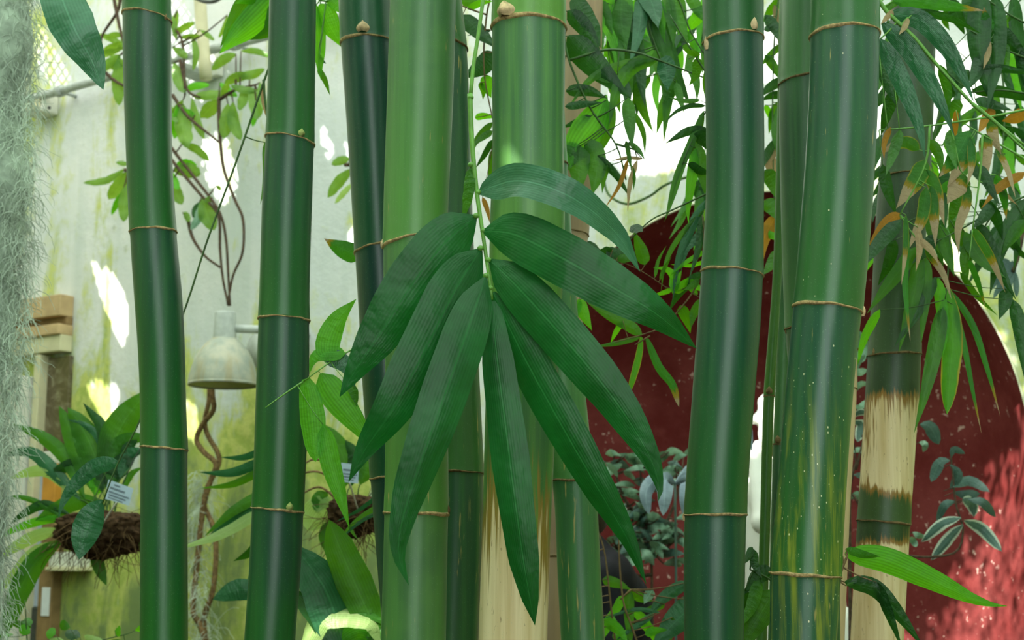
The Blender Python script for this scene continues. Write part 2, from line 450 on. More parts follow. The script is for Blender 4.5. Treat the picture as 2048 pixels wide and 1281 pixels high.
# ------------------------------------------------------------------ the place
XL, XR, YF, ZR = -4.6, 3.6, -2.6, 5.7
def backY(x): return 6.5 - math.tan(WA) * x
SL, SR = XL / math.cos(WA), XR / math.cos(WA)
# floor
pydata('floor', [(XL, YF, 0), (XR, YF, 0), (XR, backY(XR) + 1.2, 0), (XL, backY(XL) + 1.2, 0)], [(0, 1, 2, 3)], M['soil'], smooth=False)['kind'] = 'structure'
# back wall with the arched opening of the red apse
AC, AZ, AR = 1.148, 1.873, 1.160
NA = 64
V, Fc = [], []
arch = [(AC - AR, 0.0)] + [(AC - AR * math.cos(math.pi * i / NA), AZ + AR * math.sin(math.pi * i / NA)) for i in range(NA + 1)] + [(AC + AR, 0.0)]
V += [WP(s, z) for s, z in arch]
V += [WP(s, ZR) for s, z in arch]
n = len(arch)
for i in range(n - 1):
    if abs(arch[i][0] - arch[i + 1][0]) > 1e-6: Fc.append((i, i + 1, n + i + 1, n + i))
b = len(V)
V += [WP(SL, 0), WP(AC - AR, 0), WP(AC - AR, ZR), WP(SL, ZR), WP(AC + AR, 0), WP(SR, 0), WP(SR, ZR), WP(AC + AR, ZR)]
Fc += [(b, b + 1, b + 2, b + 3), (b + 4, b + 5, b + 6, b + 7)]
wb = pydata('wall_back', V, Fc, M['wall'], smooth=False); wb['kind'] = 'structure'
# apse: half round niche with a domed head, red limewash
ND = 0.95
def apse(a, h):                     # a: 0..pi along the plan, h: 0..1 up the wall then dome
    pass
V, Fc = [], []
NU, NV = 48, 24
rows = []
for iz in range(13):                # the drum
    z = AZ * iz / 12
    rows.append([(AC - AR * math.cos(math.pi * i / NU), z, -ND * math.sin(math.pi * i / NU)) for i in range(NU + 1)])
for j in range(1, NV + 1):          # quarter dome
    el = math.pi / 2 * j / NV
    rows.append([(AC - AR * math.cos(math.pi * i / NU) * math.cos(el), AZ + AR * math.sin(el), -ND * math.sin(math.pi * i / NU) * math.cos(el)) for i in range(NU + 1)])
for r in rows: V += [WP(*q) for q in r]
for j in range(len(rows) - 1):
    for i in range(NU):
        a = j * (NU + 1) + i
        Fc.append((a, a + 1, a + NU + 2, a + NU + 1))
pydata('wall_niche', V, Fc, M['red'])['kind'] = 'structure'
# pale rim round the arch
V, Fc = [], []
rim = [WP(s, z, 0.004) for s, z in [(AC - AR - .006 if i == 0 else s, z) for i, (s, z) in enumerate(arch)]]
tube_geo(V, Fc, rim, 0.005, None, 6)
pydata('trim_1', V, Fc, M['rim'])['kind'] = 'structure'
# side walls, wall behind the camera with a tall window
pydata('wall_left', [(XL, YF, 0), (XL, backY(XL), 0), (XL, backY(XL), ZR), (XL, YF, ZR)], [(0, 1, 2, 3)], M['wall'], smooth=False)['kind'] = 'structure'
pydata('wall_right', [(XR, YF, 0), (XR, backY(XR), 0), (XR, backY(XR), ZR), (XR, YF, ZR)], [(3, 2, 1, 0)], M['wall'], smooth=False)['kind'] = 'structure'
WX0, WX1, WZ0, WZ1 = -1.1, 1.7, 0.7, 5.2
V, Fc = [], []
for x0, x1, z0, z1 in ((XL, WX0, 0, ZR), (WX1, XR, 0, ZR), (WX0, WX1, 0, WZ0), (WX0, WX1, WZ1, ZR)):
    b = len(V); V += [(x0, YF, z0), (x1, YF, z0), (x1, YF, z1), (x0, YF, z1)]; Fc.append((b, b + 1, b + 2, b + 3))
pydata('wall_front', V, Fc, M['stone'], smooth=False)['kind'] = 'structure'
wf = []
V, Fc = [], []
for x in (WX0, (WX0 + WX1) / 2, WX1):
    tube_geo(V, Fc, [Vector((x, YF, WZ0)), Vector((x, YF, WZ1))], 0.03, None, 4)
for i in range(5):
    z = WZ0 + (WZ1 - WZ0) * i / 4
    tube_geo(V, Fc, [Vector((WX0, YF, z)), Vector((WX1, YF, z))], 0.025, None, 4)
pydata('window_1', V, Fc, M['paint'], smooth=False)['kind'] = 'structure'

# roof: whitewashed glass, with holes added out of view, shaped to throw sun patches
def to_roof(p):
    t = (ZR - p.z) / SUN.z
    return (p.x + SUN.x * t, p.y + SUN.y * t)
gaps = []
soft = {}                            # holes thinned out at random towards their edge to soften the sun patch
def gap(pts, off=0.0, Y=None, sf=None):
    if sf: soft[len(gaps)] = sf
    gaps.append([to_roof(P(x, y, Y) if Y else PW(x, y, off)) for x, y in pts])
gap([(180, 512), (203, 545), (212, 533), (240, 568), (254, 612), (256, 655), (246, 700), (226, 655), (202, 595)])
gap([(176, 752), (238, 765), (248, 850), (205, 880), (152, 835)], sf=(0.05, 1.0))
gap([(368, 800), (392, 815), (400, 890), (366, 870)])
gap([(398, 285), (432, 262), (466, 290), (480, 345), (474, 405), (440, 422), (408, 360)], sf=(0.05, 1.0))
gap([(640, 250), (652, 262), (668, 300), (655, 318), (645, 290)])
gap([(690, 290), (705, 285), (708, 315), (695, 312)])
gap([(696, 470), (710, 440), (712, 495), (700, 490)])
gap([(1190, 300), (1215, 200), (1250, 120), (1330, 70), (1420, 60), (1425, 215), (1380, 260), (1415, 300), (1340, 345), (1260, 350)])
gap([(1520, 60), (1570, 40), (1570, 150), (1525, 170)])
gap([(1740, 200), (1790, 120), (1950, 80), (2000, 130), (1960, 230), (1900, 330), (1880, 430), (1745, 430)])
gap([(145, 1195), (215, 1180), (228, 1300), (130, 1300)])
gap([(1870, 480), (1910, 470), (1935, 540), (1900, 560)])
def PN(px, py):                      # a point on the apse's red wall
    r = ray(px, py); o = CAM - W0
    a0, a1 = (o.dot(WD) - AC) / AR, r.dot(WD) / AR
    b0, b1 = o.dot(WN) / ND, r.dot(WN) / ND
    A_, B_, C_ = a1 * a1 + b1 * b1, a0 * a1 + b0 * b1, a0 * a0 + b0 * b0 - 1
    t = (-B_ + math.sqrt(max(0, B_ * B_ - A_ * C_))) / A_
    return CAM + r * t
soft[len(gaps)] = (0.34, 0.62)
gaps.append([to_roof(PN(x, y)) for x, y in ((1900, 1110), (1945, 985), (1990, 880), (2060, 780), (2150, 860), (2150, 1420), (1810, 1420), (1850, 1225))])
gap([(998, 290), (1022, 300), (1048, 335), (1052, 350), (1020, 330)], Y=2.29)
gap([(1520, 770), (1560, 770), (1570, 1150), (1500, 1150), (1505, 900)], -0.05, sf=(0.04, 0.55))
gap([(1690, 990), (1740, 980), (1735, 1300), (1680, 1300)], 0.1)
gap([(595, 1225), (775, 1225), (775, 1310), (595, 1310)], Y=3.2)
gap([(600, 1010), (660, 1020), (655, 1080), (605, 1080)], Y=4.3)
gap([(0, 1050), (75, 1040), (60, 1160), (0, 1200)], Y=4.6)
def inside(x, y, poly):
    c = False; j = len(poly) - 1
    for i in range(len(poly)):
        xi, yi = poly[i]; xj, yj = poly[j]
        if (yi > y) != (yj > y) and x < (xj - xi) * (y - yi) / (yj - yi) + xi: c = not c
        j = i
    return c
def seg_dist(x, y, a, b):
    dx, dy = b[0] - a[0], b[1] - a[1]
    t = max(0, min(1, ((x - a[0]) * dx + (y - a[1]) * dy) / (dx * dx + dy * dy)))
    return math.hypot(x - a[0] - t * dx, y - a[1] - t * dy)
RD = random.Random(5)
bbs = [(min(p[0] for p in g), max(p[0] for p in g), min(p[1] for p in g), max(p[1] for p in g)) for g in gaps]
# two unseen pierced screens, set in the roof to cast dotted sunlight
def panel(px, py, wd, ht):
    x, y = to_roof(PW(px, py)); return (x - wd / 2, x + wd / 2, y - ht / 2, y + ht / 2)
perf = [panel(96, 120, 0.16, 0.42), panel(372, 95, 0.30, 0.62)]
CS = 0.018
xs = np.arange(XL - 1.0, XR + 0.05, CS); ys = np.arange(YF, backY(XL) + 1.0, CS)
V, Fc, idx = [], [], {}
JB = int((3.7 - YF) / CS)
def vid(i, j):
    k = (i, j)
    if k not in idx:
        idx[k] = len(V); V.append((xs[i], ys[j], ZR))
    return idx[k]
for i in range(len(xs) - 1):
    x = xs[i] + CS / 2
    j = 0
    run = None
    for j in range(len(ys) - 1):
        y = ys[j] + CS / 2
        if j == JB and run is not None: Fc.append((vid(i, run), vid(i + 1, run), vid(i + 1, j), vid(i, j))); run = None
        hole = any(p[0] <= x <= p[1] and p[2] <= y <= p[3] for p in perf)
        if not hole:
            for gi, (g, bb) in enumerate(zip(gaps, bbs)):
                if bb[0] <= x <= bb[1] and bb[2] <= y <= bb[3] and inside(x, y, g):
                    hole = True
                    if gi in soft:
                        d = min(seg_dist(x, y, g[q], g[q - 1]) for q in range(len(g)))
                        hole = RD.random() < min(soft[gi][1], d / soft[gi][0])
                    break
        if hole:
            if run is not None: Fc.append((vid(i, run), vid(i + 1, run), vid(i + 1, j), vid(i, j))); run = None
        elif run is None: run = j
    if run is not None: Fc.append((vid(i, run), vid(i + 1, run), vid(i + 1, len(ys) - 1), vid(i, len(ys) - 1)))
rf = pydata('ceiling_gobo', V, Fc, M['roof'], smooth=False); rf['kind'] = 'structure'
rf.data.materials.append(M['roof2'])
for p in rf.data.polygons: p.material_index = 1 if p.center.y < 3.7 else 0      # front part made darker to cut the light on the bamboo
for q, (x0, x1, y0, y1) in enumerate(perf):
    x0 -= .03; x1 += .03; y0 -= .03; y1 += .03
    V, Fc = [], []
    g = 0.052; m = 0.011
    nx, ny = int((x1 - x0) / g) + 1, int((y1 - y0) / g) + 1
    for a in range(nx):
        for bq in range(ny):
            cx, cy = x0 + a * g, y0 + bq * g
            h = [(0, 0), (g, 0), (g, g), (0, g)]
            b = len(V)
            V += [(cx + p[0], cy + p[1], ZR + 0.004) for p in h]
            V += [(cx + m if p[0] == 0 else cx + g - m, cy + m if p[1] == 0 else cy + g - m, ZR + 0.004) for p in h]
            for e in range(4):
                e2 = (e + 1) % 4
                Fc.append((b + e, b + e2, b + 4 + e2, b + 4 + e))
    o = pydata('window_%d' % (q + 2), V, Fc, M['roof'], smooth=False); o['kind'] = 'structure'  # pierced screen added for the dots of light, not glazing

# ------------------------------------------------------------------ bamboo culms
def hermite(xs_, ys_, x):
    if x <= xs_[0]:
        return ys_[0] + (ys_[1] - ys_[0]) / (xs_[1] - xs_[0]) * (x - xs_[0]) * 0.6
    if x >= xs_[-1]:
        return ys_[-1] + (ys_[-1] - ys_[-2]) / (xs_[-1] - xs_[-2]) * (x - xs_[-1]) * 0.6
    i = int(np.searchsorted(xs_, x)) - 1
    i = max(0, min(i, len(xs_) - 2))
    h = xs_[i + 1] - xs_[i]; t = (x - xs_[i]) / h
    d = (ys_[i + 1] - ys_[i]) / h
    d0 = d if i == 0 else 0.5 * (d + (ys_[i] - ys_[i - 1]) / (xs_[i] - xs_[i - 1]))
    d1 = d if i == len(xs_) - 2 else 0.5 * (d + (ys_[i + 2] - ys_[i + 1]) / (xs_[i + 2] - xs_[i + 1]))
    return ((1 + 2 * t) * (1 - t) ** 2) * ys_[i] + t * (1 - t) ** 2 * h * d0 + t * t * (3 - 2 * t) * ys_[i + 1] + t * t * (t - 1) * h * d1
def culm(label, Y, prof, nodes, mat, ring='ring', buds=(), sides=48, name='bamboo_culm', ztop=None, ringk=1.0, zbot=0.0):
    zs, xc, rr = [], [], []
    for y, xl, xr in sorted(prof, key=lambda q: -q[0]):
        p = P((xl + xr) / 2, y, Y); zs.append(p.z); xc.append(p.x); rr.append((xr - xl) / 2 * scale_at(p))
    zs, xc, rr = np.array(zs), np.array(xc), np.array(rr)
    X = lambda z: hermite(zs, xc, z)
    R = lambda z: max(0.6 * rr.min(), hermite(zs, rr, min(max(z, zs[0]), zs[-1])))
    t = thing(name, (X(zbot), Y, zbot), label, 'bamboo', 'bamboo culms of the clump')
    ND = []
    for y, tilt in nodes:
        p = P(1024, y, Y); r = R(p.z)
        ND.append((p.z, -tilt * scale_at(p) / (2 * r)))
    ND.sort()
    zt = ztop or max(P(1024, 0, Y).z + 0.45, ND[-1][0] + 0.15)
    gapn = 0.30 if len(ND) < 2 else (ND[1][0] - ND[0][0])
    z = ND[0][0]; lows = []
    while z - gapn * 0.92 > zbot + 0.12:
        gapn *= 0.92; z -= gapn; lows.append((z, 0.0))
    ups = []
    gapn = 0.34 if len(ND) < 2 else (ND[-1][0] - ND[-2][0]); z = ND[-1][0]
    while z + gapn < zt - 0.05:
        z += gapn; ups.append((z, 0.0))
    ALL = lows[::-1] + ND + ups
    cuts = [(zbot, 0.0)] + ALL + [(zt, 0.0)]
    real0, real1 = len(cuts[1:]) and 1, len(cuts) - 2
    for q in range(len(cuts) - 1):
        (z0, k0), (z1, k1) = cuts[q], cuts[q + 1]
        L = z1 - z0
        ds = [0, .003, .007, .013, .022, .035, .055]
        tt = [d / L for d in ds if d < L * 0.4] 
        tt += [0.2 + 0.6 * i / 9 for i in range(10) if 0.2 + 0.6 * i / 9 > tt[-1] + 0.02 and 0.2 + 0.6 * i / 9 < 1 - tt[-1] - 0.02]
        tt += [1 - a for a in tt[:len([d for d in ds if d < L * 0.4])]][::-1]
        V, Fc, uv, al = [], [], [], []
        for tv in tt:
            for j in range(sides):
                an = 2 * math.pi * j / sides
                ca, sa = math.cos(an), math.sin(an)
                zc = z0 + L * tv
                r = R(zc)
                zz = zc + (k0 * (1 - tv) ** 3 + k1 * tv ** 3) * r * ca
                d0, d1 = L * tv, L * (1 - tv)
                pf = 1 + (0.035 * math.exp(-d0 / 0.010) + 0.012 * math.exp(-((d0 - 0.02) / 0.012) ** 2) if q > 0 else 0) + (0.03 * math.exp(-d1 / 0.0035) - 0.012 * math.exp(-d1 / 0.03) if q < len(cuts) - 2 else 0)
                V.append(Vector((X(zz) + r * pf * ca, Y + r * pf * sa, zz)))
                uv.append((j / sides, zz)); al.append(tv)
        nr = len(tt)
        for i in range(nr - 1):
            for j in range(sides):
                j2 = (j + 1) % sides
                Fc.append((i * sides + j, i * sides + j2, (i + 1) * sides + j2, (i + 1) * sides + j))
        Fc.append(tuple(range(sides))[::-1]); Fc.append(tuple((nr - 1) * sides + j for j in range(sides)))
        o = pydata('internode', V, Fc, CM[mat], t, uv=uv)
        at = o.data.attributes.new('along', 'FLOAT', 'POINT'); at.data.foreach_set('value', al)
    for zc, k in ALL:                       # the sheath scar round each node
        V, Fc = [], []
        r = R(zc)
        h = 0.0014 * ringk
        pr = [(0.97, -2.0 * h), (1.03, -1.2 * h), (1.048, -0.4 * h), (1.052, 0.5 * h), (1.035, 1.1 * h), (0.97, 1.2 * h)]
        ph = random.random() * 9
        for f, dz in pr:
            for j in range(sides):
                an = 2 * math.pi * j / sides
                wob = 1 + 0.006 * math.sin(3 * an + ph) + 0.004 * math.sin(11 * an + ph * 2)
                zz = zc + k * r * math.cos(an) + dz * (1 + 0.35 * math.sin(2 * an + ph)) + 0.0006 * math.sin(7 * an + ph)
                V.append(Vector((X(zz) + r * f * wob * math.cos(an), Y + r * f * wob * math.sin(an), zz)))
        for i in range(len(pr) - 1):
            for j in range(sides):
                j2 = (j + 1) % sides
                Fc.append((i * sides + j, i * sides + j2, (i + 1) * sides + j2, (i + 1) * sides + j))
        pydata('node_ring', V, Fc, M[ring], t)
    for bx, by, bw, bh, bm in buds:          # buds on the nodes
        p = P(bx, by, Y); s = scale_at(p); r = R(p.z)
        ca = max(-1, min(1, (p.x - X(p.z)) / (r * 1.02)))
        an = -math.acos(ca)
        nrm = Vector((math.cos(an), math.sin(an), 0)); tg = Vector((-math.sin(an), math.cos(an), 0))
        o0 = Vector((X(p.z), Y, p.z)) + nrm * (r * 1.0)
        V, Fc = [], []
        NR, NC = 9, 9
        for i in range(NR):
            v = i / (NR - 1)
            wdt = math.sin(math.pi * (0.22 + 0.78 * v)) ** 0.9 if v < 1 else 0
            for j in range(NC):
                u = -1 + 2 * j / (NC - 1)
                bul = math.sqrt(max(0, 1 - u * u)) * math.sin(math.pi * min(1, 0.2 + 0.75 * v)) * bw * 0.42 + 0.08 * bw * (1 - abs(u)) 
                lip = 0.10 * bw * max(0, 1 - abs(u) * 3) 
                V.append(o0 + tg * (u * wdt * bw * 0.5 * s) + nrm * ((bul + lip) * s - 0.002) + Vector((0, 0, (v * bh) * s)))
        for i in range(NR - 1):
            for j in range(NC - 1):
                a = i * NC + j; Fc.append((a, a + 1, a + NC + 1, a + NC))
        pydata('bud', V, Fc, M[bm], t)
    return t

culm('slim dark green bamboo culm nearest the hanging moss, gently bent at its nodes', 2.75,
     [(0, 246, 341), (150, 248, 342), (300, 253, 343), (420, 258, 349), (500, 263, 355), (600, 270, 364), (700, 277, 369), (800, 281, 371), (880, 282, 374), (1000, 282, 374), (1281, 281, 375)],
     [(36, 14), (465, -4), (898, 8)], 'dark', buds=[(337, 48, 9, 14, 'ringd'), (256, 470, 8, 16, 'ringd')])
culm('dark green bamboo culm directly right of the dome lamp', 2.7,
     [(0, 539, 632), (150, 536, 630), (250, 533, 629), (400, 525, 624), (560, 520, 619), (800, 512, 617), (1000, 505, 608), (1150, 498, 600), (1281, 489, 590)],
     [(282, 16), (640, 4), (1021, 10)], 'dark', buds=[(609, 284, 17, 16, 'budg'), (586, 1023, 18, 17, 'budg')])
culm('blue-green bamboo culm half hidden behind the pale culm left of centre', 2.9,
     [(0, 677, 783), (80, 681, 788), (200, 690, 796), (350, 700, 803), (480, 708, 808), (600, 716, 815), (800, 727, 825), (950, 740, 836), (1100, 752, 846), (1281, 767, 858)],
     [(88, 0), (497, -22), (955, -10)], 'blue', buds=[(731, 84, 28, 24, 'bud')], ringk=1.5)
culm('pale green bamboo culm left of centre, its upper joint beside the largest left leaf', 2.4,
     [(0, 780, 912), (200, 774, 906), (430, 767, 896), (540, 767, 893), (800, 771, 895), (1000, 769, 897), (1100, 767, 895), (1281, 762, 892)],
     [(484, -24), (1028, 4)], 'light', buds=[(762, 498, 14, 22, 'bud'), (897, 1030, 13, 20, 'ringd')], ringk=1.3)
culm('shaded bamboo culm squeezed behind the two pale culms at centre', 2.8,
     [(0, 815, 923), (100, 826, 934), (400, 836, 944), (700, 848, 956), (950, 858, 967), (1281, 850, 957)],
     [(88, 24), (945, 6)], 'rear', 'ringd')
culm('thickest light green bamboo culm at centre with its foot faded to cream', 2.35,
     [(0, 984, 1132), (150, 984, 1130), (300, 985, 1128), (450, 980, 1130), (600, 977, 1124), (800, 971, 1114), (1000, 966, 1104), (1281, 957, 1094)],
     [(56, 4), (716, 4)], 'main', buds=[(1012, 56, 42, 32, 'bud')], ringk=1.7)
culm('green bamboo culm with tan scratches just right of the cream-footed one', 2.8,
     [(0, 1030, 1118), (430, 1050, 1141), (700, 1070, 1162), (900, 1092, 1183), (1000, 1108, 1194), (1150, 1115, 1202), (1281, 1122, 1210)],
     [(330, 0), (963, 4)], 'rear2', 'ringd')
culm('dry tan bamboo culm cut off behind the centre culm', 3.3,
     [(-60, 1120, 1207), (125, 1118, 1203), (300, 1112, 1196), (400, 1101, 1184), (520, 1090, 1172)],
     [(124, 4), (468, 10)], 'tan', 'ringd')
culm('dark green bamboo culm standing alone before the red niche', 2.45,
     [(0, 1405, 1527), (100, 1408, 1526), (300, 1413, 1528), (430, 1411, 1527), (530, 1404, 1526), (640, 1396, 1521), (800, 1384, 1508), (1000, 1370, 1494), (1120, 1368, 1490), (1281, 1369, 1487)],
     [(82, -6), (548, 14), (1031, 0)], 'right', buds=[(1410, 106, 14, 30, 'bud'), (1500, 78, 20, 26, 'bud'), (1366, 1042, 10, 18, 'bud')])
culm('mid green bamboo culm tucked behind the glossy speckled culm', 2.7,
     [(0, 1562, 1664), (150, 1559, 1661), (400, 1562, 1664), (640, 1570, 1668), (800, 1582, 1676), (1281, 1590, 1680)],
     [(163, -14), (655, -8)], 'hid', 'ringd', buds=[(1570, 668, 8, 22, 'ringd')])
culm('glossy green bamboo culm flecked with pale specks, right of the niche centre', 2.3,
     [(0, 1623, 1758), (150, 1620, 1756), (300, 1613, 1750), (430, 1603, 1742), (560, 1592, 1731), (700, 1579, 1713), (850, 1566, 1700), (1000, 1553, 1690), (1120, 1543, 1683), (1281, 1540, 1672)],
     [(72, 0), (620, 20), (1151, 10)], 'big', buds=[(1720, 636, 18, 26, 'bud'), (1687, 1130, 14, 24, 'ringd')], ringk=1.3)
culm('pencil-thin green bamboo shoot rising between two thick culms before the niche', 2.95,
     [(-100, 1560, 1582), (300, 1553, 1575), (560, 1545, 1563), (793, 1527, 1549), (1000, 1521, 1542), (1281, 1512, 1534)],
     [(160, 0), (793, 0)], 'thin', 'ringd', buds=[(1537, 790, 14, 16, 'ringd')], sides=20, ringk=0.8)
culm('thin grey-green bamboo shoot hidden behind the thin bright one', 3.1,
     [(-100, 1572, 1600), (400, 1562, 1590), (700, 1553, 1580), (890, 1546, 1574), (1281, 1536, 1564)],
     [(300, 0), (890, 2)], 'hid', 'ringd', buds=[(1553, 888, 14, 16, 'ringd')], sides=20, ringk=0.8)
culm('cream bamboo culm showing as a strip beside the speckled culm foot', 2.93,
     [(800, 1622, 1712), (1000, 1608, 1700), (1281, 1596, 1688)],
     [(780, 0), (1400, 0)], 'cream', 'ringd', ztop=P(1024, 720, 2.93).z)
culm('dark bamboo culm with straw-coloured lower joints behind the hanging foliage', 3.05,
     [(0, 1784, 1872), (150, 1774, 1868), (300, 1764, 1862), (450, 1752, 1852), (600, 1744, 1843), (750, 1734, 1839), (900, 1725, 1829), (1100, 1712, 1816), (1281, 1702, 1806)],
     [(356, 0), (712, -2), (1046, 10)], 'straw', 'ringd', buds=[(1741, 714, 9, 14, 'ringd')])

# ------------------------------------------------------------------ leaves
PROF = {
 'b': ([0, .03, .08, .16, .28, .45, .6, .75, .87, .95, 1], [.12, .42, .74, .95, 1, .92, .74, .48, .24, .09, 0]),
 'f': ([0, .03, .07, .13, .22, .4, .55, .7, .84, .94, 1], [.10, .34, .66, .88, .99, 1, .93, .74, .44, .18, 0]),
 'w': ([0, .05, .15, .3, .5, .7, .85, .95, 1], [.06, .25, .6, .92, 1, .82, .5, .2, 0]),
 'o': ([0, .1, .3, .55, .8, .93, 1], [.08, .45, .9, 1, .75, .4, 0]),
 'l': ([0, .06, .2, .5, .8, .93, 1], [.3, .55, .85, 1, .8, .4, 0]),
}
def leaf_geo(pts3, wm, prof='b', roll=0.0, fold=0.18, ripple=0.03, seg=14, curl=0.0, twist=0.0):
    sp = catmull(pts3, seg)
    V, uv, Fc = [], [], []
    us = (-1, -0.5, 0, 0.5, 1)
    ph = random.random() * 6.28
    fr = random.uniform(2.5, 4.5)
    for i, p in enumerate(sp):
        t = i / seg
        tg = (sp[min(i + 1, seg)] - sp[max(i - 1, 0)]).normalized()
        vd = (p - CAM).normalized()
        side = tg.cross(vd)
        side = side.normalized() if side.length > 1e-4 else Vector((1, 0, 0))
        nr = side.cross(tg)              # towards the viewer
        if nr.dot(vd) > 0: nr = -nr
        a = math.radians(roll + twist * t)
        sd = side * math.cos(a) + nr * math.sin(a)
        nm = nr * math.cos(a) - side * math.sin(a)
        h = 0.5 * wm * float(np.interp(t, *PROF[prof]))
        for u in us:
            off = -fold * abs(u) * h + curl * h * (1 - u * u)
            off += ripple * wm * (u * u) * math.sin(fr * 6.28 * t + ph + (1.3 if u > 0 else 0)) * (1 if 0.05 < t < 0.95 else 0.2)
            off += 0.35 * ripple * wm * math.sin(9 * 6.28 * t + 2 * ph + 2 * u)
            V.append(p + sd * (u * h) + nm * off); uv.append((t, 0.5 + 0.5 * u))
    for i in range(seg):
        for j in range(4):
            a = i * 5 + j; Fc.append((a, a + 1, a + 6, a + 5))
    return V, Fc, uv
def leaf(parent, pts, w, mat, Y=None, off=None, prof='b', roll=None, fold=0.18, name='leaf', **kw):
    """pts: pixels (x, y[, extra depth]) from base to tip; w: full width in pixels"""
    q = []
    for p in pts:
        dz = p[2] if len(p) > 2 else 0
        q.append(PW(p[0], p[1], off - dz) if off is not None else P(p[0], p[1], Y + dz))
    wm = w * scale_at(q[len(q) // 2])
    if roll is None: roll = random.uniform(-28, 28); wm /= math.cos(math.radians(roll)) ** 0.7
    V, Fc, uv = leaf_geo(q, wm, prof, roll, fold, **kw)
    return pydata(name, V, Fc, M[mat], parent, uv=uv), q[0]
def near_on(poly, p):
    best, bd = None, 1e9
    for a, b in zip(poly[:-1], poly[1:]):
        d = b - a; t = max(0, min(1, (p - a).dot(d) / max(1e-9, d.dot(d)))); c = a + d * t
        if (p - c).length < bd: best, bd = c, (p - c).length
    return best, bd
def branch(label, Y, stems, leaves, name='bamboo_branch', cat='bamboo branch', smat='stemd', srad=3.0, off=None, prof='b', group=None, jit=0.05, fold=0.18, twigs=True, ripple=0.03, seg=12):
    """stems: pixel polylines; leaves: (x0,y0,x1,y1,w,mat[,bend]) or ([pts],w,mat)"""
    cv = lambda x, y, d=0: PW(x, y, off - d) if off is not None else P(x, y, Y + d)
    lines = [catmull([cv(*p) for p in st], max(3, 5 * (len(st) - 1))) for st in stems]
    root = thing(name, lines[0][0], label, cat, group)
    for ln in lines:
        V, Fc = [], []
        s = scale_at(ln[0])
        tube_geo(V, Fc, ln, srad * s, srad * s * 0.55, 7)
        pydata('stem', V, Fc, M[smat], root)
    for lf in leaves:
        kw = {}
        if isinstance(lf[0], (list, tuple)):
            pts, w, m = lf[0], lf[1], lf[2]
            if len(lf) > 3: kw = lf[3]
        else:
            x0, y0, x1, y1, w, m = lf[:6]; w = w * 1.05; x1 += (x1 - x0) * .16; y1 += (y1 - y0) * .16
            bend = lf[6] if len(lf) > 6 else random.uniform(-0.10, 0.10)
            dz = random.uniform(-jit, jit)
            L = math.hypot(x1 - x0, y1 - y0)
            nx, ny = -(y1 - y0) / L, (x1 - x0) / L
            pts = [(x0, y0, 0), ((x0 + x1) / 2 + nx * bend * L, (y0 + y1) / 2 + ny * bend * L, dz * 0.4), (x1, y1, dz)]
        kw = dict(dict(prof=prof, fold=fold, ripple=ripple, seg=seg), **kw)
        o, base = leaf(root, pts, w, m, Y, off, **kw)
        if twigs:
            best = min((near_on(l, base) for l in lines), key=lambda q: q[1])
            if best[1] > 0.004:
                a, b2 = best[0], base
                midp = a.lerp(b2, 0.5) + Vector((0, 0, -0.04 * best[1]))
                tv, tf = [], []
                tube_geo(tv, tf, catmull([a, midp, b2], 5), srad * 0.5 * scale_at(a), srad * 0.32 * scale_at(a), 5)
                pydata('leaf_stalk', tv, tf, M[smat], o)
    return root

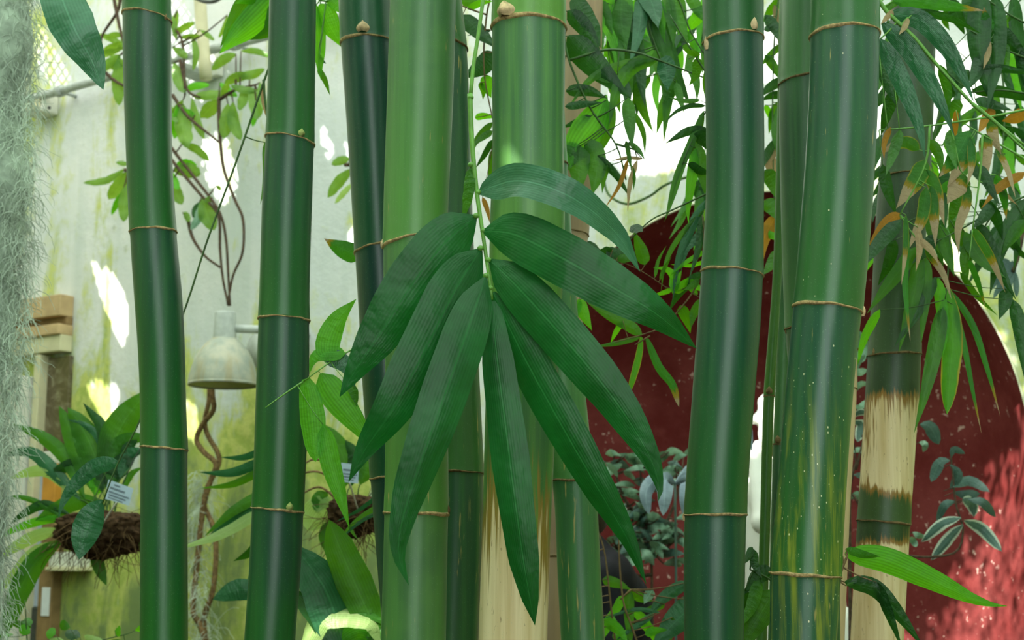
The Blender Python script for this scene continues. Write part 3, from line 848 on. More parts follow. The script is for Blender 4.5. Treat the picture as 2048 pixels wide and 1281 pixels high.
# the hanging branch in front with eight broad leaves
fb = thing('bamboo_branch', P(975, -160, 2.05), 'hanging bamboo branch with eight broad dark leaves in front of the centre culms', 'bamboo branch')
Yf = 2.05
tube('stem', [P(x, y, Yf) for x, y in ((985, -260), (972, -60), (958, 60), (947, 130), (941, 192))], 0.0026, M['stem'], fb, 0.0031)
st2 = tube('stem', [P(x, y, Yf) for x, y in ((940, 188), (941, 225), (945, 300), (955, 395), (966, 470), (976, 540), (984, 600))], 0.0042, M['stem'], fb, 0.0024)
for x, y in ((941, 195), (942, 330), (957, 385), (952, 432), (967, 462), (961, 497), (976, 520), (972, 552), (980, 577)):
    lathe('stem_node', [(0.002, -.004), (.0046, -.002), (.005, 0), (.0046, .002), (.002, .004)], P(x, y, Yf), M['stem'], fb, 12)
FL = [
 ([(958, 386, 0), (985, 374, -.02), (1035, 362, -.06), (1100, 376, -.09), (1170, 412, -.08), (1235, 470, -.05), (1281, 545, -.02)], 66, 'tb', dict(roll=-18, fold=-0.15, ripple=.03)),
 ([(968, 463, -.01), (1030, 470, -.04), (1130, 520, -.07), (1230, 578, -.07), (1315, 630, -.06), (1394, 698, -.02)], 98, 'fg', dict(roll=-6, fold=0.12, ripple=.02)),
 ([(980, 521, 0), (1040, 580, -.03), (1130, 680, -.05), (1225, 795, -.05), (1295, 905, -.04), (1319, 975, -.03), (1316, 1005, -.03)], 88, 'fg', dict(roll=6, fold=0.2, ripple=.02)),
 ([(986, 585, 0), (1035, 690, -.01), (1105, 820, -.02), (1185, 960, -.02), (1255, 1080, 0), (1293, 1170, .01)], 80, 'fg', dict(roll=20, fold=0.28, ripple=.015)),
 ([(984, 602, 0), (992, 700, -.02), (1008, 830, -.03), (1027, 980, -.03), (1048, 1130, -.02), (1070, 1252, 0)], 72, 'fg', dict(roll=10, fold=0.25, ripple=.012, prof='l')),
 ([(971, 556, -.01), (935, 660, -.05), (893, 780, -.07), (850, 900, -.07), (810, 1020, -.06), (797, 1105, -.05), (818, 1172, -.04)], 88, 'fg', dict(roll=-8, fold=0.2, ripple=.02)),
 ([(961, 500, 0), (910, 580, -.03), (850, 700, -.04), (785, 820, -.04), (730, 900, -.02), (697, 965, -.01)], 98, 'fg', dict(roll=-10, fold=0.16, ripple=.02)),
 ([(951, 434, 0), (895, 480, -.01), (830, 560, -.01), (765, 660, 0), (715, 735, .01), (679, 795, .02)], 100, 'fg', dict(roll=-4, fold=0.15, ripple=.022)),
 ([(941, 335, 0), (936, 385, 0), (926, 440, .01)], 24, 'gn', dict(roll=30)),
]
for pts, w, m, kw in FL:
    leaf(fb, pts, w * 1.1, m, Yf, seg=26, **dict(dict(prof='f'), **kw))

# twig with bright leaves beside the culm right of the lamp
branch('small bamboo twig with bright striped leaves between lamp-side culm and centre', 2.5,
  [[(745, 680, .15), (700, 702, .08), (660, 725), (606, 764)], [(606, 764), (570, 788), (531, 816)]],
  [([(663, 722), (655, 690), (675, 640), (713, 598)], 50, 'br', dict(roll=0, fold=.1)),
   ([(690, 708), (655, 706), (628, 716), (619, 748)], 36, 'br', dict(roll=30)),
   ([(648, 722), (672, 718), (695, 735), (711, 775)], 38, 'tl', dict(roll=-10)),
   ([(612, 758), (620, 800), (627, 860), (631, 925)], 52, 'br', dict(roll=8, prof='l')),
   ([(641, 748), (668, 790), (715, 850), (752, 905)], 58, 'br', dict(roll=0)),
   ([(646, 850), (662, 930), (683, 1000), (699, 1058)], 42, 'br', dict(roll=0)),
   ([(700, 770), (708, 785), (714, 815)], 20, 'gn')], srad=2.2, smat='stem')

# leaf hanging in at the upper left corner
branch('broad dark bamboo leaf dipping in beside the moss, from a twig above', 2.35,
  [[(60, -190), (90, -120), (112, -70)]],
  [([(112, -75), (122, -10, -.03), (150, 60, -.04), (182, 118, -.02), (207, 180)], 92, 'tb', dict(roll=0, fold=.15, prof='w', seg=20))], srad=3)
branch('bright backlit bamboo leaves reaching in from above the dome lamp', 3.05,
  [[(600, -120), (560, -50), (545, -20)], [(600, -60), (640, 0), (690, -10)]],
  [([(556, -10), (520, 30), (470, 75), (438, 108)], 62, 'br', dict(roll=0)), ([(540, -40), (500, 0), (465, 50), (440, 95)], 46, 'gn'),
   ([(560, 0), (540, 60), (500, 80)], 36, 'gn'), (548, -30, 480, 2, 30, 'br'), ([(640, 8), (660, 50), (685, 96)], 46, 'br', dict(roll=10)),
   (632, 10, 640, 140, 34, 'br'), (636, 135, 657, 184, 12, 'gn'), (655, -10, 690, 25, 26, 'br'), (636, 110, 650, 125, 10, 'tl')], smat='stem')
branch('short bamboo twig with one brown-tipped leaf left of the blue-green culm', 3.1,
  [[(755, 560, -.2), (735, 530, -.08), (715, 508)]], [([(720, 512), (700, 505), (672, 492), (648, 477)], 40, 'ts', dict(roll=0))])

# the long thin twig slanting past the lamp
branch('long thin bamboo twig slanting behind the leftmost culm with drooping leaves', 3.0,
  [[(590, -60, -.28), (562, 60, -.05), (540, 130), (527, 165), (470, 330), (415, 480), (365, 632), (285, 830), (232, 935), (205, 1008)], [(527, 160), (530, 200), (535, 240)]],
  [([(237, 925), (190, 935), (145, 975), (124, 1010), (117, 1038)], 34, 'tl', dict(roll=0, seg=18)),
   ([(204, 1000), (185, 1030), (168, 1075), (158, 1120)], 58, 'tl', dict(roll=0, prof='w', seg=18)),
   ([(530, 285), (532, 340), (527, 380), (520, 410)], 14, 'gn', dict(roll=0)), (527, 160, 536, 235, 8, 'tn')], srad=3.0, smat='stemd')

# foliage between the centre culms
branch('small bamboo sprig with dark leaves showing between the two centre culms', 3.1,
  [[(1000, -60), (975, 20), (968, 140), (990, 260)], [(975, 30), (945, 20), (920, 10)]],
  [(925, 30, 985, 88, 34, 'dk'), (990, 105, 932, 150, 40, 'dk'), (922, 2, 960, -4, 20, 'gn'), (935, 18, 980, 4, 14, 'br'), (982, 60, 940, 70, 8, 'tl'),
   (985, 245, 945, 305, 14, 'gn'), (985, 262, 950, 290, 14, 'gn'), (985, 280, 955, 330, 12, 'dk'), (950, 235, 985, 236, 14, 'br'), (975, 150, 982, 190, 26, 'br'),
   (960, 165, 965, 195, 12, 'gn'), (985, 300, 978, 360, 14, 'gn'), (965, 395, 978, 440, 10, 'or')], smat='twig', srad=2.2)

# foliage right of the centre culm
branch('dark broad-leaved bamboo spray crossing the dry tan culm', 3.0,
  [[(1120, -70), (1125, 20), (1135, 110), (1180, 215), (1232, 290), (1252, 360)], [(1232, 288), (1270, 300)], [(1140, 120), (1210, 100), (1270, 105), (1316, 120), (1420, 160)]],
  [([(1148, -10), (1170, 30), (1190, 60), (1201, 96)], 40, 'dk'), ([(1135, 22), (1165, 50), (1185, 80), (1202, 110)], 36, 'dk'),
   ([(1136, 72), (1170, 110), (1215, 155), (1262, 198)], 56, 'dk', dict(roll=0)), (1132, 182, 1205, 196, 24, 'dk', -.1), (1130, 213, 1196, 206, 16, 'dk'),
   (1182, 232, 1128, 254, 14, 'dk'), ([(1212, 190), (1190, 240), (1155, 290), (1140, 335)], 68, 'br', dict(roll=0, prof='w')),
   ([(1158, 288), (1140, 310), (1128, 350)], 44, 'gn', dict(roll=10)), ([(1160, 292), (1158, 340), (1156, 392)], 44, 'gn', dict(roll=0)),
   ([(1168, 292), (1185, 300), (1193, 345), (1184, 392)], 46, 'gn', dict(roll=0)), (1195, 312, 1252, 385, 16, 'dk', -.05),
   ([(1316, 119), (1270, 130), (1235, 175), (1217, 255)], 30, 'gn', dict(roll=0)), ([(1300, 119), (1230, 135), (1180, 160), (1132, 222)], 20, 'gn', dict(roll=0)),
   ([(1318, 120), (1332, 135), (1335, 182)], 40, 'tl', dict(roll=0)), (1312, 118, 1246, 124, 12, 'tl'), (1235, 150, 1200, 158, 20, 'gn'),
   (1255, 195, 1263, 285, 26, 'gn', 0), (1268, 225, 1287, 300, 12, 'gn'), (1216, 330, 1206, 380, 12, 'gn'), (1212, 200, 1198, 300, 40, 'gn'),
   (1285, 318, 1230, 322, 7, 'tn'), (1256, 318, 1215, 405, 9, 'or'), (1275, 320, 1258, 410, 11, 'tn', .05), (1252, 282, 1262, 335, 10, 'gn'), (1258, 284, 1286, 316, 11, 'gn'), (1262, 330, 1266, 375, 8, 'gn')],
  smat='stemd', srad=3.0)
L2 = []
for a in [(1230, -10, 1268, 205, 46, 'dk'), (1292, 0, 1322, 250, 36, 'gn'), (1302, 0, 1371, 185, 44, 'dk'), (1350, -15, 1373, 72, 40, 'gn'), (1284, -20, 1262, 112, 28, 'tl'),
          (1284, -30, 1312, 45, 40, 'tl'), (1245, -20, 1252, 85, 46, 'gn'), (1208, 20, 1232, 142, 34, 'br'), (1210, 90, 1225, 132, 22, 'br'), (1216, -15, 1205, 50, 30, 'br'), (1300, 150, 1266, 212, 18, 'gn'),
          (1375, -20, 1412, 42, 24, 'gn'), (1410, 10, 1362, 62, 26, 'br'), (1276, 160, 1303, 252, 22, 'gn'), (1332, -15, 1345, 80, 26, 'gn'), (1260, 40, 1228, 78, 14, 'br'), (1270, 110, 1240, 150, 22, 'gn'),
          (1352, 165, 1366, 218, 16, 'gn'), (1376, 118, 1392, 192, 20, 'gn'), (1366, 90, 1394, 116, 14, 'gn'), (1352, 160, 1318, 255, 24, 'gn'), (1335, 148, 1326, 182, 12, 'or'), (1320, 0, 1335, 120, 28, 'br'),
          (1248, 100, 1258, 200, 30, 'gn'), (1220, 130, 1238, 215, 26, 'gn'), (1240, 150, 1252, 215, 20, 'dk'), (1312, 40, 1322, 60, 6, 'pl'), (1270, 0, 1240, 60, 30, 'br'), (1228, 60, 1246, 150, 30, 'gn'), (1310, 100, 1330, 190, 26, 'gn'),
          (1200, 0, 1222, 60, 24, 'gn'), (1255, 60, 1285, 150, 30, 'dk'), (1285, 100, 1290, 200, 22, 'dk')]:
    L2.append(a)
branch('dense drooping bamboo leaves above the sunlit wall, left of the niche culm', 3.35,
  [[(1290, -120), (1285, -30), (1300, 60), (1330, 140)], [(1285, -30), (1350, -10), (1380, 60), (1410, 110)], [(1285, -40), (1230, 0), (1215, 90)]], L2, srad=2.6)
branch('narrow drooping bamboo leaves beside the lone culm over the arch top', 2.75,
  [[(1465, 110, -.28), (1435, 160, -.08), (1415, 215), (1380, 290), (1365, 330)], [(1430, 380), (1345, 420), (1300, 442), (1250, 490)], [(1415, 150), (1370, 80), (1340, 30)]],
  [([(1408, 222), (1380, 290), (1350, 360), (1329, 445)], 16, 'gn', dict(roll=10)), ([(1390, 270), (1365, 330), (1345, 400), (1331, 440)], 14, 'gn'),
   ([(1392, 296), (1384, 350), (1376, 420), (1378, 450)], 22, 'br', dict(roll=0)), ([(1388, 285), (1402, 330), (1414, 400)], 30, 'gn', dict(roll=0)), (1376, 328, 1420, 345, 18, 'dk'),
   ([(1418, 262), (1380, 262), (1352, 275), (1330, 288)], 20, 'dk', dict(roll=0)), ([(1412, 212), (1380, 212), (1350, 225), (1327, 250)], 10, 'dk', dict(roll=0)), (1388, 268, 1425, 300, 26, 'dk'), (1400, 200, 1345, 195, 10, 'gn'),
   (1405, 225, 1388, 300, 14, 'gn'), (1262, 452, 1282, 462, 22, 'dk'), (1400, 110, 1370, 100, 12, 'gn'), (1395, 115, 1380, 165, 20, 'gn'), (1420, 130, 1412, 190, 16, 'gn')], srad=2.2)
branch('sprig of fine light green leaves against the dark red niche', 3.15,
  [[(1460, 430, -.68), (1440, 480, -.3), (1400, 560), (1345, 580), (1280, 540), (1215, 515)], [(1400, 560), (1375, 600), (1330, 650), (1290, 668), (1230, 685)], [(1300, 672), (1270, 690)]],
  [([(1408, 420), (1355, 480), (1330, 530), (1322, 585)], 12, 'gn', dict(roll=0)), ([(1412, 400), (1380, 460), (1355, 530), (1345, 605)], 20, 'tl', dict(roll=0)), (1405, 430, 1382, 540, 16, 'dk'),
   ([(1420, 440), (1390, 480), (1372, 500), (1362, 545)], 18, 'tl'), ([(1346, 588), (1350, 560), (1335, 540), (1306, 536)], 18, 'br', dict(roll=0)), (1345, 580, 1350, 540, 14, 'br'), (1405, 545, 1345, 615, 20, 'dk'),
   (1420, 498, 1350, 545, 10, 'br'), (1420, 520, 1352, 528, 8, 'br'), (1350, 586, 1395, 555, 18, 'br'), (1348, 580, 1362, 545, 14, 'br'), (1360, 612, 1378, 660, 22, 'gn'), (1408, 600, 1385, 650, 20, 'gn'), (1400, 560, 1372, 578, 14, 'gn'),
   (1395, 590, 1370, 575, 10, 'br'), (1345, 580, 1310, 590, 10, 'br'), (1310, 555, 1330, 500, 7, 'gn'), (1320, 560, 1340, 520, 8, 'gn'), (1380, 560, 1410, 580, 14, 'br'),
   ([(1284, 671), (1255, 650), (1215, 630), (1172, 604)], 24, 'gn', dict(roll=0)), ([(1158, 598), (1166, 625), (1184, 662)], 26, 'br', dict(roll=0)), (1282, 674, 1198, 692, 11, 'gn'),
   ([(1283, 675), (1276, 720), (1256, 792)], 15, 'yl', dict(roll=0, prof='l')), ([(1293, 676), (1318, 735), (1345, 770), (1358, 815)], 18, 'ts', dict(roll=0, prof='l')), (1246, 642, 1224, 682, 11, 'br'),
   (1168, 490, 1202, 508, 28, 'dk'), (1212, 512, 1250, 500, 34, 'dk'), (1225, 500, 1190, 520, 22, 'dk'), (1290, 530, 1270, 470, 26, 'gn'), (1160, 600, 1150, 640, 10, 'br'), (1235, 515, 1262, 520, 18, 'gn')], smat='twig', srad=1.8)
tube('hanging_vine', [PW(1205, 350, .25), PW(1218, 390, .25), PW(1255, 408, .25), PW(1300, 392, .25), PW(1335, 368, .25), PW(1420, 340, .25)], 0.006, M['stemd'], None)
tag(bpy.data.objects['hanging_vine'], 'thin dark vine curving across the sunlit wall above the red arch', 'vine')

# foliage between the lone culm and the speckled culm
branch('bamboo leaves seen through the gap between the lone culm and its neighbour', 3.4,
  [[(1570, -80), (1550, 60), (1545, 250), (1550, 450)]],
  [(1530, 30, 1568, 90, 22, 'dk'), (1548, 10, 1556, 85, 14, 'tn'), (1530, 110, 1562, 160, 18, 'gn'), (1565, 90, 1525, 130, 14, 'gn'), (1568, 160, 1525, 190, 20, 'dk'), (1565, 190, 1528, 200, 16, 'dk'), (1555, 205, 1540, 260, 16, 'gn'),
   (1560, 280, 1530, 330, 20, 'dk'), (1535, 300, 1565, 370, 24, 'tn'), (1530, 340, 1560, 400, 30, 'gn'), (1565, 290, 1535, 330, 12, 'tn'), (1530, 400, 1555, 440, 30, 'gn'), (1552, 430, 1525, 530, 26, 'or'), (1530, 465, 1560, 480, 14, 'br'),
   (1555, 500, 1528, 545, 24, 'gn'), (1528, 450, 1556, 462, 12, 'br'), (1560, 210, 1556, 300, 16, 'gn'), (1530, 210, 1545, 250, 12, 'br'), (1528, 60, 1560, 50, 14, 'dk'), (1562, 0, 1530, 40, 20, 'gn')], srad=2.0)

# the right-hand foliage
branch('bamboo branch with three long blue-green leaves beside the speckled culm', 2.45,
  [[(1758, 0), (1775, 25), (1828, 75), (1870, 125), (1945, 208), (1990, 245), (2060, 310)], [(1945, 208), (2010, 260), (2048, 290)]],
  [([(1778, 26), (1840, 40), (1890, 90), (1925, 150), (1948, 205)], 40, 'tl', dict(roll=0, seg=20, fold=.1)), ([(1764, 46), (1815, 95), (1860, 165), (1890, 225), (1910, 275)], 40, 'tl', dict(roll=0, seg=20, fold=.1)),
   ([(1760, 78), (1785, 125), (1815, 190), (1840, 260), (1850, 318)], 38, 'tl', dict(roll=0, seg=20, fold=.1)), ([(1785, 2), (1840, 2), (1900, 12), (1972, 22)], 30, 'ts', dict(roll=0, fold=.1)),
   (1830, 22, 1946, 62, 16, 'dk', -.06), (1790, 20, 1765, 45, 12, 'tn'), (1815, 35, 1800, 65, 12, 'tn'), (1768, 20, 1800, 8, 14, 'gn')], srad=4.5, smat='stem')
branch('bamboo branch hung with scorched tan-tipped leaves at the right', 2.75,
  [[(2070, 215), (1990, 232), (1900, 246), (1830, 255), (1758, 260)], [(2070, 330), (2010, 295), (1965, 270), (1930, 248)], [(1900, 246), (1920, 340)], [(1860, 250), (1850, 330), (1800, 430)], [(1965, 270), (1960, 350), (1945, 460)]],
  [([(1838, 300), (1815, 285), (1790, 290), (1760, 308)], 26, 'tt', dict(roll=0)), ([(1850, 320), (1838, 350), (1815, 385), (1792, 418)], 38, 'tt', dict(roll=0)), ([(1938, 262), (1915, 310), (1878, 355)], 44, 'ts', dict(roll=0)),
   ([(1940, 275), (1925, 320), (1894, 375)], 34, 'tt', dict(roll=0)), ([(1970, 268), (1972, 310), (1974, 358)], 27, 'th', dict(roll=0)), ([(1932, 352), (1918, 370), (1894, 408)], 42, 'th', dict(roll=0)),
   ([(1937, 372), (1932, 410), (1916, 460), (1918, 514)], 20, 'th', dict(roll=0)), ([(1854, 340), (1872, 380), (1889, 452)], 26, 'tt', dict(roll=0)), ([(1852, 375), (1846, 430), (1832, 465), (1815, 502)], 26, 'tt', dict(roll=0)),
   ([(1862, 372), (1868, 430), (1871, 494)], 24, 'tt', dict(roll=0)), (1942, 280, 1936, 358, 17, 'tt'), (1960, 330, 1995, 402, 20, 'dk'), (1992, 350, 2010, 428, 18, 'ts'), (1985, 368, 2028, 405, 10, 'tn'),
   (1992, 290, 2026, 382, 12, 'th'), (2050, 345, 1974, 408, 20, 'or'), ([(1802, 428), (1775, 445), (1734, 495)], 24, 'or', dict(roll=0)), (1802, 440, 1734, 525, 30, 'dk', .04), (1812, 430, 1804, 552, 12, 'tt'), (1815, 450, 1820, 652, 14, 'ts'),
   (1836, 455, 1832, 532, 14, 'tn'), (1832, 475, 1872, 522, 14, 'tn'), (1850, 500, 1896, 586, 14, 'th'), (1945, 455, 2002, 568, 18, 'tt'), (1938, 520, 1966, 602, 12, 'ts'), (1900, 260, 1912, 330, 20, 'gn'), (1980, 240, 2000, 300, 22, 'th'),
   (1860, 280, 1880, 340, 20, 'gn'), (1760, 120, 1788, 200, 22, 'dk'), (1790, 180, 1765, 260, 26, 'dk'), (1782, 255, 1770, 310, 12, 'or'), (1800, 260, 1775, 340, 22, 'gn'), (1765, 330, 1790, 420, 24, 'dk'), (1912, 220, 1905, 290, 12, 'or')], smat='stem', srad=2.6)
branch('dark overlapping bamboo leaves filling the upper right corner', 3.0,
  [[(2080, 60), (2020, 30), (1960, -10), (1900, -40)], [(2060, 120), (1990, 90), (1940, 60)], [(2070, 190), (2000, 180), (1945, 185)]],
  [(1960, -20, 1985, 188, 46, 'dk', .06), (1990, -10, 1976, 192, 36, 'dk', -.05), (2028, -10, 2052, 175, 28, 'dk'), (1995, 55, 2055, 118, 30, 'dk'), (2008, 85, 2014, 142, 20, 'gn'), (1945, 140, 2055, 150, 18, 'dk', -.06), (1945, 180, 2060, 205, 24, 'dk', -.06),
   (1950, 198, 2015, 218, 20, 'dk'), (1900, 100, 1912, 182, 24, 'dk'), (1938, 140, 1902, 196, 28, 'dk'), (1900, 0, 1925, 60, 30, 'dk'), (1940, -20, 1950, 60, 30, 'dk'), (1890, 20, 1898, 56, 14, 'gn'), (1985, 60, 1970, 20, 22, 'ts'), (2015, 30, 2000, 82, 18, 'gn'), (1960, 110, 1940, 170, 26, 'dk'),
   (1975, 80, 1968, 130, 14, 'tn'), (2003, 55, 1999, 100, 8, 'tn'), (2040, 100, 2050, 200, 24, 'dk'), (1920, 200, 1880, 240, 26, 'gn'), (2050, 225, 2010, 240, 26, 'or'), (1985, 215, 1960, 260, 22, 'or'), (1880, 130, 1895, 220, 20, 'gn')], srad=2.4)
branch('long green bamboo leaves drooping over the red niche at right', 2.9,
  [[(2080, 380), (1990, 420), (1900, 470), (1840, 490), (1800, 430)], [(1900, 470), (1895, 560), (1890, 600)], [(1990, 420), (1960, 470)]],
  [([(1832, 495), (1800, 540), (1765, 585), (1734, 628)], 30, 'gn', dict(roll=0)), ([(1840, 505), (1830, 580), (1812, 650), (1797, 706)], 30, 'gn', dict(roll=0)), ([(1852, 515), (1850, 590), (1842, 690)], 26, 'gn', dict(roll=0)), ([(1876, 555), (1884, 620), (1890, 665), (1884, 720)], 24, 'br', dict(roll=0)),
   ([(1893, 575), (1906, 660), (1900, 750), (1894, 830)], 40, 'yl', dict(roll=0, prof='l')), ([(1886, 610), (1872, 690), (1852, 780), (1828, 868)], 32, 'gn', dict(roll=0)), ([(1900, 580), (1945, 650), (1975, 740), (2001, 835)], 14, 'ts', dict(roll=0)), ([(1908, 610), (1928, 690), (1945, 780), (1963, 868)], 12, 'ts', dict(roll=0)),
   ([(1872, 555), (1835, 620), (1788, 695)], 28, 'dk', dict(roll=0)), (1955, 445, 2022, 580, 30, 'dk'), (1930, 465, 2002, 545, 28, 'gn'), (2058, 395, 1990, 565, 34, 'dk'), (2050, 440, 2010, 500, 26, 'gn'), (1900, 440, 1960, 505, 24, 'gn'), (1880, 450, 1905, 540, 26, 'gn'), (1960, 400, 2000, 470, 26, 'dk'),
   ([(2012, 578), (2010, 605), (1998, 640)], 28, 'dk', dict(roll=0)), ([(2026, 600), (2040, 660), (2052, 770)], 28, 'dk', dict(roll=0)), (1870, 470, 1830, 520, 26, 'dk'), (1760, 620, 1720, 720, 18, 'br'), (1925, 380, 1900, 440, 28, 'gn'), (1990, 400, 1950, 450, 24, 'dk'), (1940, 480, 1935, 560, 24, 'gn'), (1860, 420, 1880, 500, 24, 'gn'), (1790, 480, 1760, 560, 24, 'dk'), (1920, 545, 1985, 620, 12, 'gn')], srad=2.4)
rl = []
for i in range(70):
    x = random.choice([random.uniform(1760, 1800), random.uniform(1860, 2060), random.uniform(1860, 2060)]); y = random.uniform(-40, 470)
    if 1880 < x < 1960 and 60 < y < 130 and random.random() < .7: continue
    an = random.uniform(-0.9, 0.9); L = random.uniform(70, 130)
    rl.append((x, y, x + L * math.sin(an), y + L * math.cos(an), random.uniform(14, 26), random.choice(['dk', 'gn', 'gn', 'dk', 'br'])))
branch('farther bamboo leaves in shade behind the scorched branch at right', 3.7,
  [[(2090, -60), (1990, 60), (1900, 160), (1860, 320)], [(1990, 60), (2010, 220), (1990, 420)], [(1900, 160), (1780, 230)]], rl, srad=2.2)
rl = []
for i in range(34):
    x = random.uniform(1195, 1420); y = random.uniform(-50, 130) if i < 26 else random.uniform(200, 420)
    if i >= 26: x = random.uniform(1370, 1425)
    an = random.uniform(-0.6, 0.6); L = random.uniform(60, 120)
    rl.append((x, y, x + L * math.sin(an), y + L * math.cos(an), random.uniform(14, 28), random.choice(['br', 'gn', 'gn', 'br', 'dk'])))
branch('farther sunlit bamboo leaves over the white wall above the arch', 4.0,
  [[(1330, -130), (1290, 0), (1250, 100)], [(1310, -60), (1390, 20), (1420, 200), (1400, 360)]], rl, srad=2.2)

# low leaves at right
branch('low bamboo branch with one long striped leaf pointing right across the niche', 2.4,
  [[(1675, 1160), (1688, 1128), (1695, 1112)]],
  [([(1690, 1108), (1770, 1120), (1860, 1158), (1940, 1196), (1985, 1210), (2016, 1213)], 52, 'br', dict(roll=0, seg=22, fold=.25)), ([(1690, 1165), (1745, 1175), (1790, 1220), (1850, 1300)], 36, 'dk', dict(roll=10, seg=18)),
   (1692, 1098, 1752, 1112, 17, 'gn'), ([(1752, 1165), (1770, 1210), (1805, 1300)], 22, 'dk'), ([(1692, 1172), (1725, 1160), (1768, 1172)], 10, 'gn')], srad=4, smat='twig')
branch('dark bamboo leaves low between the lone culm and the speckled culm', 2.6,
  [[(1560, 1190), (1540, 1160), (1500, 1140)]],
  [([(1545, 1148), (1520, 1150), (1488, 1190)], 34, 'dk', dict(roll=0)), ([(1548, 1180), (1530, 1215), (1500, 1265), (1478, 1320)], 52, 'gn', dict(roll=0)), (1505, 1095, 1490, 1125, 14, 'dk'), (1520, 1160, 1485, 1245, 26, 'gn'), (1508, 1100, 1522, 1150, 18, 'dk'), (1490, 1180, 1510, 1260, 24, 'dk')], srad=3)
# low leaves at centre
branch('low tangle of fresh bamboo leaves at the foot of the scratched culm', 3.75,
  [[(1290, 1330), (1262, 1250), (1246, 1200), (1238, 1100), (1240, 1020)], [(1236, 1330), (1222, 1215), (1210, 1110), (1195, 1060)], [(1262, 1180), (1240, 1200)]],
  [([(1205, 1160), (1235, 1168), (1262, 1180)], 22, 'gn', dict(roll=0)), ([(1258, 1180), (1258, 1230), (1262, 1310)], 22, 'gn', dict(roll=0)), (1262, 1182, 1300, 1200, 20, 'gn'), (1246, 1192, 1208, 1238, 18, 'br'), (1208, 1242, 1250, 1280, 22, 'br'), (1268, 1225, 1302, 1262, 18, 'br'), (1280, 1240, 1310, 1290, 20, 'br'),
   ([(1320, 1226), (1270, 1220), (1200, 1240)], 9, 'tl', dict(roll=0)), ([(1308, 1228), (1270, 1255), (1228, 1284)], 13, 'tl', dict(roll=0)), ([(1376, 1165), (1335, 1190), (1310, 1215), (1298, 1245)], 26, 'tl', dict(roll=0)), ([(1400, 1200), (1350, 1245), (1300, 1300)], 56, 'tl', dict(roll=0)),
   (1345, 1235, 1310, 1300, 26, 'gn'), (1305, 1180, 1290, 1205, 20, 'gy'), (1215, 1250, 1200, 1285, 20, 'br'), (1225, 1275, 1262, 1262, 22, 'br'), (1130, 1180, 1100, 1225, 16, 'tl'), (1125, 1200, 1095, 1255, 18, 'gn'), (1118, 1215, 1098, 1260, 14, 'br'), (1130, 1240, 1095, 1275, 24, 'dk'), (1130, 1262, 1100, 1290, 18, 'br'),
   (1290, 1270, 1330, 1262, 16, 'br'), (1240, 1290, 1225, 1235, 18, 'br'), (1110, 1120, 1100, 1165, 10, 'br'), (1330, 1210, 1285, 1222, 14, 'gn')], smat='twig', srad=2.4)

# lower left big leaves
branch('broad ribbed leaves rising behind the pale culm at the lower left', 3.2,
  [[(790, 1420), (775, 1340), (765, 1290)]],
  [([(658, 1040), (680, 1100), (715, 1180), (765, 1290)][::-1], 74, 'gn', dict(roll=0, prof='l', seg=20)), ([(700, 1330), (660, 1200), (625, 1140), (585, 1090)], 100, 'tl', dict(roll=10, prof='w', seg=20)), ([(700, 1340), (650, 1250), (585, 1180)], 50, 'dk', dict(roll=10)),
   ([(770, 1290), (745, 1240), (690, 1228), (640, 1240), (600, 1320)], 66, 'pl', dict(roll=40, seg=20)), ([(775, 1300), (720, 1262), (660, 1300)], 44, 'br', dict(roll=0)), ([(780, 1250), (715, 1230), (640, 1290)], 16, 'gn'), ([(770, 1260), (740, 1275), (720, 1310)], 34, 'gn')], srad=5, prof='l')  # the pale leaf has its sun glare put into the colour
branch('narrow grassy leaves before the hanging root ball behind the pale culm', 3.4,
  [[(805, 955, -.49), (785, 985, -.2), (760, 1020)]], [([(765, 985), (720, 1020), (670, 1045)], 9, 'tl'), ([(768, 1005), (710, 1045), (672, 1088)], 11, 'gn'), ([(768, 1020), (720, 1045), (678, 1082)], 8, 'tl'), ([(700, 1050), (705, 1065), (716, 1080)], 7, 'gn')], srad=1.5)
branch('long strap leaves spreading out behind the lamp-side culm', 4.2,
  [[(600, 1080), (560, 980), (540, 940)], [(560, 980), (545, 1060), (560, 1190)]],
  [(530, 900, 452, 913, 14, 'tl'), (530, 920, 415, 942, 20, 'tl'), (530, 938, 418, 972, 16, 'gn'), (530, 985, 425, 1062, 22, 'gn', .05), (530, 1000, 418, 1080, 20, 'tl', .05), (525, 1020, 372, 1090, 22, 'pl', -.05), (520, 1085, 474, 1118, 18, 'dk'), (520, 1130, 490, 1180, 16, 'gn'),
   ([(530, 1190), (480, 1180), (425, 1200)], 44, 'tl', dict(roll=0, prof='w'))], srad=3)
br_leaves = []
for x, y, m in ((15, 1275, 'br'), (60, 1268, 'br'), (75, 1290, 'gn'), (110, 1270, 'br'), (140, 1255, 'gn'), (160, 1275, 'dk'), (230, 1262, 'br'), (205, 1280, 'pl'), (270, 1262, 'br'), (48, 1252, 'gn'), (20, 1245, 'gn'), (130, 1285, 'pl'), (250, 1285, 'gn')):
    br_leaves.append((x, y, x + random.uniform(-45, 45) or 5, y + random.uniform(-18, 12), random.uniform(14, 24), m))
branch('low bright leaves along the bottom below the hanging basket', 4.4, [[(60, 1420), (55, 1300), (50, 1200)], [(60, 1400), (150, 1300), (210, 1280), (250, 1270)]], br_leaves, srad=2, name='leafy_plant', cat='plant', prof='o')

